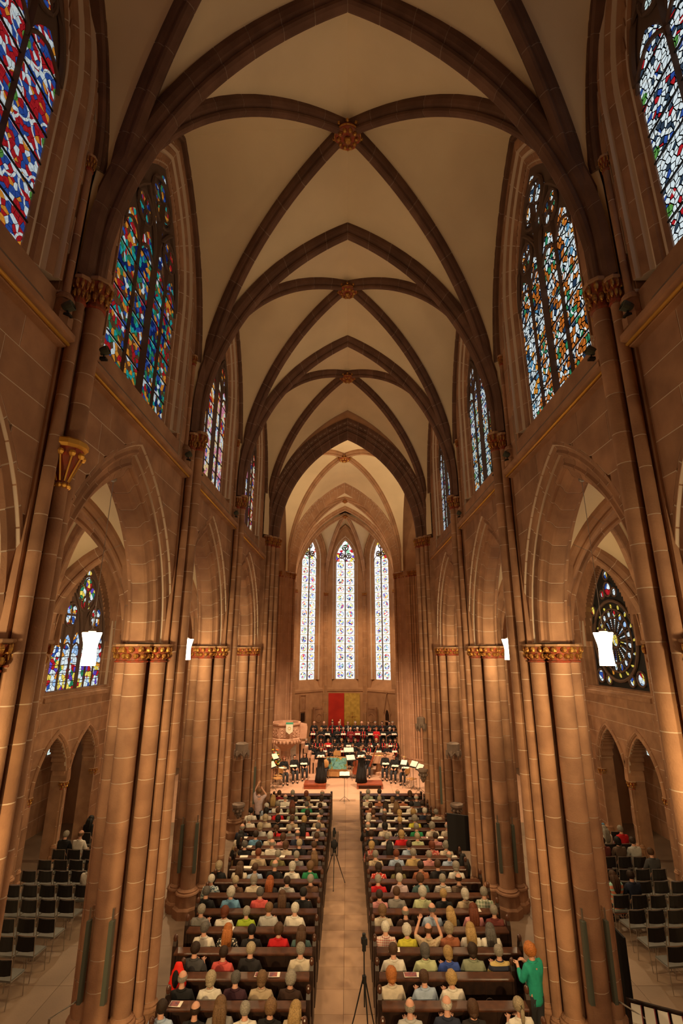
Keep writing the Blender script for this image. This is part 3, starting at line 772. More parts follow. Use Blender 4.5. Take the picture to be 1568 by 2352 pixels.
# aisles: vaults, outer walls, windows, chapel arcades
XO = 9.5
AX = (4.75 + 9.4) / 2; AA = (9.4 - 4.75) / 2
AAT = Arch(AA - .05, 3.15)
for sx, nm in ((-1, 'left'), (1, 'right')):
    for bi, (y0, y1) in enumerate(BAYS):
        if bi == 0: y0 = 2.0
        AP = [(a * 1.5, b * 1.2) for a, b in RIB_P]
        arch_rib('aisle_rib', AAT, AP, (lambda u, wv, z: (u, wv, z)), 8, STONE, MORTAR, ceil_, CACHE.setdefault('aisle_t', {}), off=(sx * AX, y1, 6.7))
        Ads = rib_pair(ceil_, 'aisle_diagonal_rib', sx * AX, AA, y0, y1, 6.7, 3.45, 8, STONE, DIA_P, .1)
        vault_web(ceil_, sx * AX, AA, y0, y1, 6.7, AAT, Ads[0], Ads[1], (y0 + y1) / 2, 2, wr=Arch((y1-y0)/2 - .15, 3.3), wr_zs=6.75, xw=AA + .12, stilt=.1, mat=PLASTER)
        boss(ceil_, (sx * AX, (y0 + y1) / 2, 10.05), .2)
    ow = empty('wall_outer_' + nm); tag(ow, kind='structure')
    SP, CA = 2.35, Arch(.88, 1.5)
    for bi, (y0, y1) in enumerate([(-2.5, 5.75), (5.75, 10.7), (10.7, 15.6), (15.6, 21.15)]):
        yc = (y0 + y1) / 2 if bi < 3 else 18.3
        wa = Arch(1.7, 3.0); zs = 6.75; sill = 5.3
        cen = [yc - .98, yc + .98]
        def low(q, cen=cen):
            for c in cen:
                if abs(q - c) < .88: return SP + CA.z(q - c)
            return -BIG
        def inwin(q, yc=yc): return abs(q - yc) < 1.7 + .0
        m = MB(); n = 66
        for i in range(n):
            qa, qb = y0 + (y1 - y0) * i / n, y0 + (y1 - y0) * (i + 1) / n; q = (qa + qb) / 2
            l = low(q) if bi >= 2 else -BIG; l = max(0, l)
            if bi == 0 or abs(q - yc) > 2.14: m.box(sx*(XO + .012), sx * (XO + .5), qa, qb, l, 11)
            elif abs(q - yc) > 1.75: m.box(sx*(XO + .012), sx * (XO + .5), qa, qb, l, sill); m.box(sx*(XO + .26), sx * (XO + .5), qa, qb, sill, 11); m.box(sx*(XO + .012), sx*(XO + .27), qa, qb, zs + 1.0, 11)
            else:
                m.box(sx*(XO + .012), sx * (XO + .5), qa, qb, l, sill)
                m.box(sx*(XO + .012), sx * (XO + .5), qa, qb, zs + (wa.z(q - yc, .02) or 0), 11)
        m.build('wall_core', STONE, ow)
        if bi >= 2:
            lowb = lambda q, low=low: max(0, low(q))
            blocks(ow, sx * XO, sx, y0, y1, 0, 5.2, lowb, lambda q: BIG, course=.52, mean=1.15)
            hiw = lambda q: BIG
            blocks(ow, sx * XO, sx, y0 + .2, yc - 1.72 - .4, 5.2, 10.2, lambda q: 0, lambda q: BIG, course=.55, mean=1.1)
            if y1 - .2 > yc + 2.12: blocks(ow, sx * XO, sx, yc + 1.72 + .4, y1 - .2, 5.2, 10.2, lambda q: 0, lambda q: BIG, course=.55, mean=1.1)
            # chapel arch mouldings and columns
            CP = [(-.04, .22), (-.04, .16), (-.07, .12), (-.03, .07), (.03, .04), (.06, 0), (.45, 0), (.5, .22)]
            for c in cen:
                arch_rib('chapel_arch', CA, [(p, q - .0) for p, q in CP], (lambda u, wv, z, sx=sx: (sx * wv, u, z)), 5, STONE, MORTAR, ow, CACHE.setdefault(('ch', sx), {}), off=(sx * XO, c, SP))
            for c in (yc, cen[1] + .98, cen[0] - .98):
                shaft(ow, sx * (XO + .1), c, .10, 0, SP, cap=.26)
                obj('jamb_pier', CACHE.setdefault('jp', MB().box(-.14, .14, -.09, .09, 0, SP).data('jamb_pier', STONE)), ow, loc=(sx * (XO + .26), c, 0))
        if bi >= 1:
            win_n[0] += 1
            gm = G_AISL if sx < 0 else G_ROSE
            JP = [(0.02, 0), (-.02, 0), (-.06, .06), (-.04, .12), (-.12, .16), (-.16, .24), (-.13, .30), (-.22, .34), (-.24, .42), (.02, .42)]
            if sx < 0 or bi < 3:
                w_ = lancet_window('window_%d' % win_n[0], (sx * (XO + .25), yc, 0), -sx * pi/2, 1.7, 3.0, sill, zs + .2 - .2, gm, 6, rows=5, jamb_prof=JP)
            else:
                # rose window: glass lights behind a stone wheel
                w_ = empty('window_%d' % win_n[0], (sx * (XO + .25), yc, 0), -sx * pi/2); tag(w_, kind='structure')
                A = Arch(1.7, 3.0)
                arch_rib('window_arch', A, JP, (lambda u, wv, z: (u, wv, zs + z)), 7, STONE, MORTAR, w_)
                for s in (-1, 1):
                    P = [(s * (1.7 + d), wv) for wv, d in JP]; P = P[::-1] if s < 0 else P
                    MB().prism(P, sill, zs).build('jamb', STONE, w_)
                poly = [(-1.7, sill), (1.7, sill)] + arch_poly(1.7, zs, A)
                MB().prism(poly, .03, .04, lambda q, b, z: (q, z, b)).build('dark_leading', LEAD, w_)
                cz = 6.95; y_ = -.02
                def pane(cx, cz_, r, sq=1., an=0., n=12, mat=G_ROSE):
                    P = [(cx + r*cos(2*pi*i/n)*cos(an) - r*sq*sin(2*pi*i/n)*sin(an), cz_ + r*cos(2*pi*i/n)*sin(an) + r*sq*sin(2*pi*i/n)*cos(an)) for i in range(n)]
                    MB().prism(P, .0, .02, lambda q, b, z: (q, z, b)).build('pane', mat, w_)
                m = MB()
                def rg(cx, c2, r, t_=.035, n=20): m.tube([(p[1], y_, p[2]) for p in ring_pts(cx, c2, r, n)], t_, 6, True)
                pane(0, cz, .2, 1.0, mat=G_YEL); rg(0, cz, .26)
                for k in range(16):
                    a = 2*pi*k/16
                    m.tube([(.27*cos(a), y_, cz + .27*sin(a)), (.84*cos(a), y_, cz + .84*sin(a))], .022, 5)
                    a2 = a + pi/16
                    pane(.95*cos(a2), cz + .95*sin(a2), .115, .72, a2)
                    for q in range(6):
                        rr = .36 + q*.075; pane(rr*cos(a2), cz + rr*sin(a2), .016 + .002*q, 1, 0, 6)
                    rg(.95*cos(a2), cz + .95*sin(a2), .15, .02, 12)
                    a3 = a; pane(1.22*cos(a3), cz + 1.22*sin(a3), .085, .5, a3 + .5, 8, mat=G_YEL)
                rg(0, cz, .82); rg(0, cz, 1.12); rg(0, cz, 1.42, .06, 28)
                for cx, c2, r in ((0, cz + 1.85, .22), (-.42, cz + 2.05 - .35, .12), (.42, cz + 1.7, .12), (0, cz + 2.38, .13), (-1.32, cz - 1.28, .2), (1.32, cz - 1.28, .2), (-.75, cz - 1.38, .14), (.75, cz - 1.38, .14), (-1.3, cz + 1.15, .15), (1.3, cz + 1.15, .15)):
                    pane(cx, c2, r); rg(cx, c2, r + .04)
                m.build('tracery', TRAC, w_)
            m = MB(); P = [(XO - .06, 5.0), (XO - .06, 5.12), (XO + .24, 5.31), (XO + .3, 5.31), (XO + .3, 5.0)]
            m.prism([(sx * a, b) for a, b in P], yc - 2.1, yc + 2.1, lambda a, b, z: (a, z, b)); m.build('sill', STONE, ow)
        # wall shafts between windows
        for q, r in ((-.2, .08), (0, .14), (.2, .08)):
            shaft(ow, sx * (XO - .1), y1 + q, r, 0, 6.75, cap=.26)
    # passage behind the chapel arcade
    pw = empty('wall_chapel_' + nm); tag(pw, kind='structure')
    m = MB(); m.box(sx * 11.612, sx * 11.9, 9, 23, 0, 5.2); m.build('wall_core', STONE, pw)
    blocks(pw, sx * 11.6, sx, 15, 21.8, 0, 5.0, lambda q: 0, lambda q: BIG, course=.55, mean=1.0)
    MB().box(sx * 9.6, sx * 11.9, 22.0, 22.2, 0, 5.2).build('end_wall', STONE, pw)
    MB().box(sx * 9.6, sx * 11.9, 9, 22.2, 5.0, 5.25).build('passage_roof', PLASTER, pw)
    win_n[0] += 1
    lancet_window('window_%d' % win_n[0], (sx * 11.58, 20.35 if sx < 0 else 20.0, 0), -sx * pi/2, .62, 1.0, 2.7, 3.35, G_CLR, 2, rows=1, jamb_prof=[(0, 0), (-.03, 0), (-.08, .06), (-.1, .14), (0, .14)], bars=False)

# ------------------------------------------------------------------ chancel arch, crossing, choir, apse
X0 = -.2
ch = empty('wall_chancel'); tag(ch, kind='structure')
CHP = [(-.60, .75), (-.60, .62), (-.56, .58), (-.50, .55), (-.47, .48), (-.50, .42), (-.44, .36), (-.38, .36), (-.34, .28), (-.37, .22), (-.31, .17), (-.25, .17), (-.20, .08), (-.16, 0)]
CHP = CHP + [(-a, b) for a, b in reversed(CHP)]
CHA = Arch(3.15, 4.95)
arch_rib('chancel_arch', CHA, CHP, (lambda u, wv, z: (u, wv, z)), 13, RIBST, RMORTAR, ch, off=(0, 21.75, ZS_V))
m = MB(); n = 70
for i in range(n):
    xa, xb = -4.7 + 9.4 * i / n, -4.7 + 9.4 * (i + 1) / n; x = (xa + xb) / 2
    z = CHA.z(x, .72)
    m.box(xa, xb, 21.2, 22.3, ZS_V + z if z else 0 if abs(x) > 3.95 else 11.4, 19)
m.build('wall_core', STONE2, ch)
LBD = {-1: 'tall chancel arch pier on the left beside the pulpit', 1: 'tall chancel arch pier on the right beside the choir'}
for sx in (-1, 1):
    p = empty('chancel_pier', (sx * 3.8, 21.3, 0)); tag(p, LBD[sx], kind='structure')
    for dx, dy, r in ((-.28, -.02, .09), (-.42, .22, .12), (-.58, .45, .13), (-.42, .70, .12), (-.3, .95, .1), (-.12, -.1, .06)):
        shaft(p, sx * dx, dy, r, 0, 11.55, cap=.48, heights=HS)
    for dx, dy, r in ((.40, -.85, .2), (.08, -.6, .15), (.74, -.6, .15), (.95, -.3, .12), (-.1, -.36, .06)):
        shaft(p, sx * dx, dy, r, 0, 6.72, cap=.34)
    P = [(-.5, .3), (-.25, 0), (-.05, -.3), (.15, -.62), (.65, -.62), (1.0, -.2), (1.0, 1.05), (-.2, 1.05), (-.5, .65)]
    P = [(sx*a, b) for a, b in P]; P = P[::-1] if sx < 0 else P
    MB().prism(P, 0, 11.4).build('pier_core', STONE, p)
# crossing / transept side: walls lit warm beyond the aisles
tw = empty('wall_transept'); tag(tw, kind='structure')
m = MB()
for sx in (-1, 1):
    m.box(sx * 4.9, sx * 13, 31.3, 31.6, 0, 19); m.box(sx * 12.7, sx * 13, 22, 31.6, 0, 19); m.box(sx * 9.6, sx * 13, 21.9, 22.2, 0, 19)
    m.box(sx * 4.6, sx * 9.7, 21.2, 21.9, 10.3, 19)
m.build('wall_core', STONE2, tw)
for sx in (-1, 1):
    for k, (x, r) in enumerate(((5.3, .14), (5.7, .1), (6.1, .14), (7.4, .1), (7.75, .14), (8.1, .1))):
        shaft(tw, sx * x, 31.2, r, 0, 11.5, cap=.4, drum=UDRUM2)
MB().box(-13, 13, 22.3, 31.6, 18.9, 19.1).build('transept_ceiling', PLASTER, ceil_)
# crossing vault
CRT = Arch(3.45, 5.6)
Ads = rib_pair(ceil_, 'crossing_rib', X0, 3.6, 22.35, 31.4, ZS_V, 6.0, 12, STONE2, DIA_P, .0)
vault_web(ceil_, X0, 3.7, 22.35, 31.4, ZS_V, Arch(3.6, 5.8), Ads[0], Ads[1], 26.9, 2, wr=Arch(4.2, 5.2), wr_zs=12.0, xw=3.8, stilt=.0)
boss(ceil_, (X0, 26.9, ZS_V + 5.95), .36)
# choir arch and its stepped piers
CP2 = [(-.85, .62), (-.85, .52), (-.78, .5), (-.70, .44), (-.62, .46), (-.58, .36), (-.48, .34), (-.40, .28), (-.34, .3), (-.28, .2), (-.2, .14), (-.12, .1), (-.05, 0)]
CP2 = CP2 + [(-a, b) for a, b in reversed(CP2)]
CHO = Arch(3.25, 5.6)
arch_rib('choir_arch', CHO, CP2, (lambda u, wv, z: (u, wv, z)), 12, STONE2, MORTAR, ch, off=(X0, 32.2, ZS_V))
m = MB(); n = 60
for i in range(n):
    xa, xb = X0 - 5 + 10 * i / n, X0 - 5 + 10 * (i + 1) / n; x = (xa + xb) / 2 - X0; z = CHO.z(x, .6)
    m.box(xa, xb, 31.45, 32.9, ZS_V + z if z else 0 if abs(x) > 4.5 else 11.3, 19)
m.build('wall_core', STONE2, ch)
for sx in (-1, 1):
    p = empty('choir_pier', (X0 + sx * 3.9, 32.0, 0)); tag(p, ('left' if sx < 0 else 'right') + ' choir pier of many close slender shafts behind the ' + ('pulpit' if sx < 0 else 'statue bracket'), kind='structure')
    for k in range(11):
        t_ = k / 10; dx = .80 - 1.32 * t_; dy = -.95 + 1.6 * t_ ** 1.5; r = (.085, .06)[k % 2]
        shaft(p, sx * dx, dy, r, 0, 11.6, cap=.42, drum=UDRUM2, heights=[.62, .5, .7, .55])
    P = [(.85, -.85), (.0, -.35), (-.45, .45), (-.45, .9), (.85, .9)]; P = [(sx*a, b) for a, b in P]; P = P[::-1] if sx < 0 else P
    MB().prism(P, 0, 11.5).build('pier_core', STONE2, p)
# choir vault before the apse
Ads = rib_pair(ceil_, 'choir_rib', X0, 3.7, 33.1, 36.8, ZS_V, 5.9, 8, STONE2, DIA_P, .3)
vault_web(ceil_, X0, 3.8, 33.0, 36.8, ZS_V, Arch(3.7, 5.7), Ads[0], Ads[1], 34.95, 2, wr=Arch(1.7, 4), wr_zs=13.3, xw=3.9, stilt=.3)
boss(ceil_, (X0, 34.95, ZS_V + 5.8), .2)
arch_rib('apse_arch', Arch(3.72, 5.65), [(a*1.2, b*1.1) for a, b in RIB_P], (lambda u, wv, z: (u, wv, z)), 12, STONE2, MORTAR, ceil_, off=(X0, 36.9, ZS_V))
# apse: five-sided end with three windows
ap = empty('wall_apse'); tag(ap, kind='structure')
RI = 3.98; YC = 37.4; HALF = RI * math.tan(pi / 8)
MB().box(X0 - RI - .5, X0 - RI, 32.9, YC + HALF, 0, 18.6).box(X0 + RI, X0 + RI + .5, 32.9, YC + HALF, 0, 18.6).build('side_wall', STONE2, ap)
AW = Arch(.78, 1.75); AWZ = 14.1; ASILL = 4.35
for k, an in enumerate((pi/4, 0, -pi/4)):
    # facet frame: local x along, local y outward
    cx, cy = X0 - RI * sin(an), YC + RI * cos(an)
    fr = empty('apse_facet', (cx, cy, 0), an, parent=ap)
    m = MB(); n = 40
    for i in range(n):
        xa, xb = -HALF + 2*HALF*i/n, -HALF + 2*HALF*(i+1)/n; x = (xa+xb)/2
        if abs(x) > 1.1: m.box(xa, xb, 0, .5, 0, 18.6)
        else: m.box(xa, xb, 0, .5, 0, 3.55); m.box(xa, xb, 0, .5, AWZ + (Arch(.78, 1.75).z(x, .32) or 0), 18.6)
    m.build('apse_wall', STONE2, fr)
    m = MB(); m.prism([(-.05, 3.45), (-.05, 3.6), (.25, 4.35), (.5, 4.35), (.5, 3.45)], -HALF, HALF, lambda a, b, z: (z, a, b)); m.build('sill', STONE2, fr)
    win_n[0] += 1
    gx = X0 - (RI + .3) * sin(an), YC + (RI + .3) * cos(an)
    JP = [(0.02, 0), (-.03, 0), (-.08, .05), (-.07, .1), (-.16, .14), (-.2, .22), (-.3, .26), (-.32, .36), (.02, .36)]
    lancet_window('window_%d' % win_n[0], (gx[0], gx[1], 0), an, .78, 1.75, ASILL, AWZ, G_APSE2, 2, rows=14, jamb_prof=JP, matf=STONE2, course=.9)
    # wall rib
    arch_rib('wall_rib', Arch(HALF - .15, 3.2), [(-.08, 0), (-.12, .06), (-.1, .16), (.1, .16), (.1, 0)], (lambda u, wv, z: (u, wv, z)), 6, STONE2, MORTAR, fr, off=(0, -.05, 13.8))
for an in (-3*pi/8, -pi/8, pi/8, 3*pi/8):
    rr = RI / cos(pi/8) - .1
    c = (X0 + rr * sin(an), YC + rr * cos(an))
    for q, r in ((-.13, .055), (0, .085), (.13, .055)):
        shaft(ap, c[0] + q * cos(an), c[1] - q * sin(an), r, 0, 11.3, cap=.3, drum=UDRUM2, heights=[.7, .6, .8])
    # radiating rib to the apse boss
    bx, by = X0, 38.4; dx, dy = c[0] - bx, c[1] - by; Lh = hypot(dx, dy); dx /= Lh; dy /= Lh
    A = Arch(Lh, 5.7)
    arch_rib('apse_rib', A, DIA_P, (lambda u, wv, z, dx=dx, dy=dy: (bx + dx*u - dy*wv, by + dy*u + dx*wv, 11.4 + z)), 8, STONE2, MORTAR, ceil_, sides=(1,))
boss(ceil_, (X0, 38.4, 17.1), .22)
m = MB()
def apse_web():
    angs = [-3*pi/8, -pi/8, pi/8, 3*pi/8]; rr = RI / cos(pi/8) - .02
    pts = [(X0 - 3.95, 36.9)] + [(X0 + rr*sin(a), YC + rr*cos(a)) for a in angs] + [(X0 + 3.95, 36.9)]
    bx, by = X0, 38.4; n = 14
    for i in range(5):
        p, q = pts[i], pts[i+1]; mid = ((p[0]+q[0])/2, (p[1]+q[1])/2)
        wid = hypot(q[0]-p[0], q[1]-p[1]) / 2
        for e, sgn in ((p, 1), (q, -1)):
            V = []; Lh = hypot(e[0]-bx, e[1]-by); A = Arch(Lh, 5.7); W = Arch(wid, 3.4); K = 4
            for j in range(n + 1):
                t = 1 - (1 - j/n) ** 1.6
                z = (A.top(.2)) * t; u = min(A.u(z, .2), Lh) / Lh; a1 = (bx + (e[0]-bx)*u, by + (e[1]-by)*u, 11.4 + z)
                zt = 2.4 + W.top(.08); z2 = zt * t; u2 = 1. if z2 < 2.4 else min(1, W.u(z2 - 2.4, .08) / wid)
                a2 = (mid[0] + (e[0]-mid[0])*u2, mid[1] + (e[1]-mid[1])*u2, 11.4 + z2)
                for k in range(K + 1): s = k/K; V.append(tuple(a1[c]*(1-s) + a2[c]*s for c in range(3)))
            Fc = [(j*(K+1)+k, j*(K+1)+k+1, (j+1)*(K+1)+k+1, (j+1)*(K+1)+k) for j in range(n) for k in range(K)]
            m.add(V, Fc)
apse_web(); m.build('vault_web', PLASTER, ceil_, smooth=True)
MB().box(X0 - 5, X0 + 5, 32.8, 43, 18.5, 18.7).build('apse_roof', PLASTER, ceil_)
# west end and roof closing the room behind the camera
ww = empty('wall_west'); tag(ww, kind='structure')
MB().box(-12, 12, -3.3, -3, 0, 19).build('wall_core', STONE, ww)
MB().box(-4.3, 4.3, -3, .85, 18.4, 18.7).build('west_ceiling', PLASTER, ceil_)
MB().box(-4.8, -9.6, -3, 2.1, 10.6, 10.8).box(4.8, 9.6, -3, 2.1, 10.6, 10.8).build('west_aisle_ceiling', PLASTER, ceil_)
for sx in (-1, 1): MB().box(sx*3.75, sx*4.3, -3, .8, 0, 19).build('west_bay_wall', STONE, ww)
MB().box(-4.4, 4.4, -3, 22.3, 19.0, 19.2).build('roof_deck', RIBST, ceil_)

# ------------------------------------------------------------------ floor
fl = MB().box(-13, 13, -3, 43, -.3, -.012).build('floor', FLOORB); tag(fl, kind='structure')
def slabs(x0, x1, y0, y1, sx_, sy_, mat, name='floor_slab', stag=True):
    nx = max(1, round((x1 - x0) / sx_)); ny = max(1, round((y1 - y0) / sy_)); wx, wy = (x1-x0)/nx, (y1-y0)/ny
    key = ('slab', mat.name, round(wx, 3), round(wy, 3))
    if key not in CACHE: CACHE[key] = MB().box(-wx/2 + .004, wx/2 - .004, -wy/2 + .004, wy/2 - .004, -.02, 0).data(name, mat)
    for i in range(nx):
        for j in range(ny):
            obj(name, CACHE[key], fl, loc=(x0 + wx*(i+.5), y0 + wy*(j+.5), R_.uniform(-.001, .001)))
slabs(-.78, .62, 7.8, 25.0, .7, .72, FLOOR)
slabs(-4.4, 4.4, 25.0, 33, 1.1, 1.0, CHFLOOR)
slabs(-4.4, -.79, 22.6, 25, .9, .8, CHFLOOR); slabs(.63, 4.4, 22.6, 25, .9, .8, CHFLOOR)
for sx in (-1, 1):
    a, b = (3.5, 9.5); x0, x1 = (a, b) if sx > 0 else (-b, -a)
    slabs(x0, x1, 8.0, 22, 1.2, 1.4, AISLEFL)
    x0, x1 = (4.4, 9.4) if sx > 0 else (-9.4, -4.4)
    slabs(x0, x1, 22, 31, 1.25, 1.3, CHFLOOR)
MB().box(-3.49, -.79, 5, 22.6, -.012, -.002).box(.63, 3.49, 5, 22.6, -.012, -.002).box(-4.3, 4.3, 33, 41, -.012, 0).box(9.6, 11.6, 9, 22, -.012, 0).box(-11.6, -9.6, 9, 22, -.012, 0).box(-9.5, 9.5, -3, 5, -.012, -.004).build('plain_paving', AISLEFL, fl)

# ------------------------------------------------------------------ where things stand: rays from the measured photograph to a height or a depth
cT, sT = cos(TH), sin(TH)
def onz(px, py, z):
    a, b = (px - 798) / 1115, (1176 - py) / 1115
    r = (a, cT - b*sT, sT + b*cT); t = (z - EYE) / r[2]; return r[0]*t, r[1]*t
def xat(px, y, z): return (px - 798) / 1115 * (y*cT + (z - EYE)*sT)
def zat(py, y):
    b = (1176 - py) / 1115; return EYE + y * (b*cT + sT) / (cT - b*sT)

# ------------------------------------------------------------------ pendant lamps
m = MB(); m.lathe([(.02, .262), (.165, .26), (.168, .25), (.12, .07), (.112, .0), (.128, -.25), (.125, -.26), (.02, -.262)], 6)
LAMP_ME = m.data('lamp_shade', LAMP)
m = MB(); m.lathe([(.05, .26), (.06, .28), (.02, .31), (.01, .33)], 10); FIT_ME = m.data('lamp_fitting', STEEL)
m = MB(); m.tube([(0, 0, .33), (0, 0, 2.9)], .006, 6); CAB_ME = m.data('cable', STEEL)
m = MB(); m.ball((0, 0, 2.93), .055, 10, 8).lathe([(.02, 2.95), (.03, 3.0)], 8); HOOK_ME = m.data('ceiling_hook', STEEL)
names = {0: 'first', 1: 'second', 2: 'third', 3: 'fourth'}
for sx in (-1, 1):
    for bi, (y0, y1) in enumerate(BAYS):
        yc = (y0 + y1) / 2
        t = empty('pendant_lamp', (sx * 4.2, yc, 6.62))
        tag(t, 'glowing waisted pendant lamp on a thin cable, %s from the front in the %s arcade' % (('nearest the camera', 'second', 'third', 'fourth')[bi], 'left' if sx < 0 else 'right'), 'lamp', 'pendant lamps in the arcade')
        if bi == 0: t['label'] = 'glowing pendant lamp in the nearest %s arcade bay beside the frame edge' % ('left' if sx < 0 else 'right')
        else: t['label'] = ('larger' if bi == 1 else 'smaller' if bi == 2 else 'farthest') + ' glowing white pendant lamp hanging in the %s arcade arch' % ('left' if sx < 0 else 'right')
        for n_, me in (('lamp_shade', LAMP_ME), ('lamp_fitting', FIT_ME), ('cable', CAB_ME), ('ceiling_hook', HOOK_ME)): obj(n_, me, t)
        ld = bpy.data.lights.new('lamp_glow', 'POINT'); ld.energy = 190; ld.color = (1, .72, .36); ld.shadow_soft_size = .10; link(bpy.data.objects.new('lamp_glow', ld), t).location = (0, 0, -.38)

# ------------------------------------------------------------------ people
def skin_mesh(J, E_, sub=1):
    ks = list(J); me = bpy.data.meshes.new('t'); me.from_pydata([J[k][0] for k in ks], [(ks.index(a), ks.index(b)) for a, b in E_], [])
    o = bpy.data.objects.new('t', me); COL.objects.link(o)
    md = o.modifiers.new('s', 'SKIN'); md.use_smooth_shade = True
    sv = me.skin_vertices[0].data
    for i, k in enumerate(ks):
        r = J[k][1]; sv[i].radius = r if isinstance(r, tuple) else (r, r); sv[i].use_root = (i == 0)
    if sub: o.modifiers.new('d', 'SUBSURF').levels = sub
    dg = bpy.context.evaluated_depsgraph_get(); ev = o.evaluated_get(dg); m2 = ev.to_mesh()
    V = [tuple(v.co) for v in m2.vertices]; Fc = [tuple(p.vertices) for p in m2.polygons]
    ev.to_mesh_clear(); bpy.data.objects.remove(o); bpy.data.meshes.remove(me)
    return V, Fc
def fingers(J, E_, side, wrist, d, up, curl):
    """palm and five fingers leaving the wrist in direction d"""
    w_ = wrist; s = side
    lat = (d[1]*up[2]-d[2]*up[1], d[2]*up[0]-d[0]*up[2], d[0]*up[1]-d[1]*up[0])
    P = lambda a, b, c: tuple(J[w_][0][i] + a*d[i] + b*lat[i] + c*up[i] for i in range(3))
    J[s+'palm'] = (P(.05, 0, 0), (.034, .016)); E_.append((w_, s+'palm'))
    for k, (b, l) in enumerate(((-.03, .055), (-.01, .068), (.011, .064), (.03, .05))):
        J[s+'k%d' % k] = (P(.088, b, 0), .0095); J[s+'t%d' % k] = (P(.088 + l*cos(curl), b*1.15, -l*sin(curl)), .0075)
        E_ += [(s+'palm', s+'k%d' % k), (s+'k%d' % k, s+'t%d' % k)]
    sg = -1 if s == 'L' else 1
    J[s+'th'] = (P(.045, .042*sg, -.004), .011); J[s+'tt'] = (P(.08, .060*sg, -.016), .009)
    E_ += [(s+'palm', s+'th'), (s+'th', s+'tt')]
def skeleton(kind, seated):
    J = {}; E_ = []
    if seated: hz = .50; up = {'pel': .54, 'sp': .72, 'ch': .90, 'sh': 1.00, 'nk': 1.06, 'hd': 1.13}
    else: hz = .92; up = {'pel': .98, 'sp': 1.14, 'ch': 1.31, 'sh': 1.42, 'nk': 1.47, 'hd': 1.54}
    J['pel'] = ((0, 0, up['pel']), (.15, .11)); J['sp'] = ((0, -.02, up['sp']), (.135, .095)); J['ch'] = ((0, -.025, up['ch']), (.155, .10))
    J['nb'] = ((0, -.015, up['nk'] - .03), (.07, .06)); J['nk'] = ((0, -.005, up['nk'] + .02), .052); J['hd'] = ((0, .01, up['hd'] + .02), .055)
    E_ += [('pel', 'sp'), ('sp', 'ch'), ('ch', 'nb'), ('nb', 'nk'), ('nk', 'hd')]
    sz = up['sh']
    for s, q in (('L', -1), ('R', 1)):
        J[s+'sh'] = ((q*.165, -.02, sz - .02), .058)
        if kind == 'lap': el, wr = (q*.225, .06, sz - .27), (q*.11, .27, sz - .33)
        elif kind == 'hold': el, wr = (q*.225, .05, sz - .26), (q*.10, .26, sz - .14)
        elif kind == 'raise': el, wr = (q*.30, .12, sz + .02), (q*.20, .22, sz + .24)
        elif kind == 'photo': el, wr = ((q*.27, .10, sz + .05), (q*.08, .16, sz + .22)) if q > 0 else ((-.20, .02, sz + .20), (-.08, .08, sz + .42))
        elif kind == 'bow': el, wr = (q*.25, .14, sz - .22), (q*.22 if q > 0 else -.05, .34, sz - .16)
        else: el, wr = (q*.22, -.02, sz - .30), (q*.23, .06, sz - .53)
        J[s+'el'] = (el, .042); J[s+'wr'] = (wr, .028)
        E_ += [('ch', s+'sh'), (s+'sh', s+'el'), (s+'el', s+'wr')]
        if seated:
            J[s+'hp'] = ((q*.09, .04, hz), .088); J[s+'kn'] = ((q*.11, .42, .50), .062); J[s+'an'] = ((q*.11, .40, .10), .042); J[s+'to'] = ((q*.12, .53, .045), (.04, .03))
        else:
            J[s+'hp'] = ((q*.09, .0, hz - .05), .092); J[s+'kn'] = ((q*.10, .02, .50), .062); J[s+'an'] = ((q*.10, -.01, .09), .042); J[s+'to'] = ((q*.11, .13, .045), (.04, .03))
        E_ += [('pel', s+'hp'), (s+'hp', s+'kn'), (s+'kn', s+'an'), (s+'an', s+'to')]
    return J, E_, up
def head_parts(m, c, mi_skin=0):
    n, k = 16, 12; V = []; Fc = []
    def sh(th, ph):
        x, y, z = sin(th)*sin(ph), sin(th)*cos(ph), cos(th)
        rx, ry, rz = .080, .092, .098
        if z < 0: rx *= 1 - .28*(-z)**1.3 ; ry *= 1 - .10*(-z)
        px_, py_, pz = x*rx, y*ry, z*rz
        if y > .75 and -.35 < z < .12: py_ += .020 * max(0, 1 - abs(x)/.28) * (1 - abs(z + .14)/.3 if abs(z+.14) < .3 else 0)
        if y > .6 and abs(z - .1) < .1 and .2 < abs(x) < .6: py_ -= .006
        if y > .5 and z < -.7: py_ += .008
        return (c[0] + px_, c[1] + py_, c[2] + pz)
    for i in range(k + 1):
        for j in range(n): V.append(sh(pi*i/k, 2*pi*j/n))
    for i in range(k):
        for j in range(n): j2 = (j+1) % n; Fc.append((i*n+j, i*n+j2, (i+1)*n+j2, (i+1)*n+j)[::-1])
    m.mi = mi_skin; m.add(V, Fc)
    for q in (-1, 1): m.ball((c[0] + q*.076, c[1] - .008, c[2] - .008), .022, 7, 5, (.45, .7, 1.25))
    m.mi = 1
    for q in (-1, 1): m.ball((c[0] + q*.030, c[1] + .083, c[2] + .006), .0105, 7, 5, (1.3, .6, .8))
    m.mi = 2; m.ball((c[0], c[1] + .080, c[2] - .058), .018, 7, 5, (1.2, .5, .35)); m.mi = 0
PROTO = {}
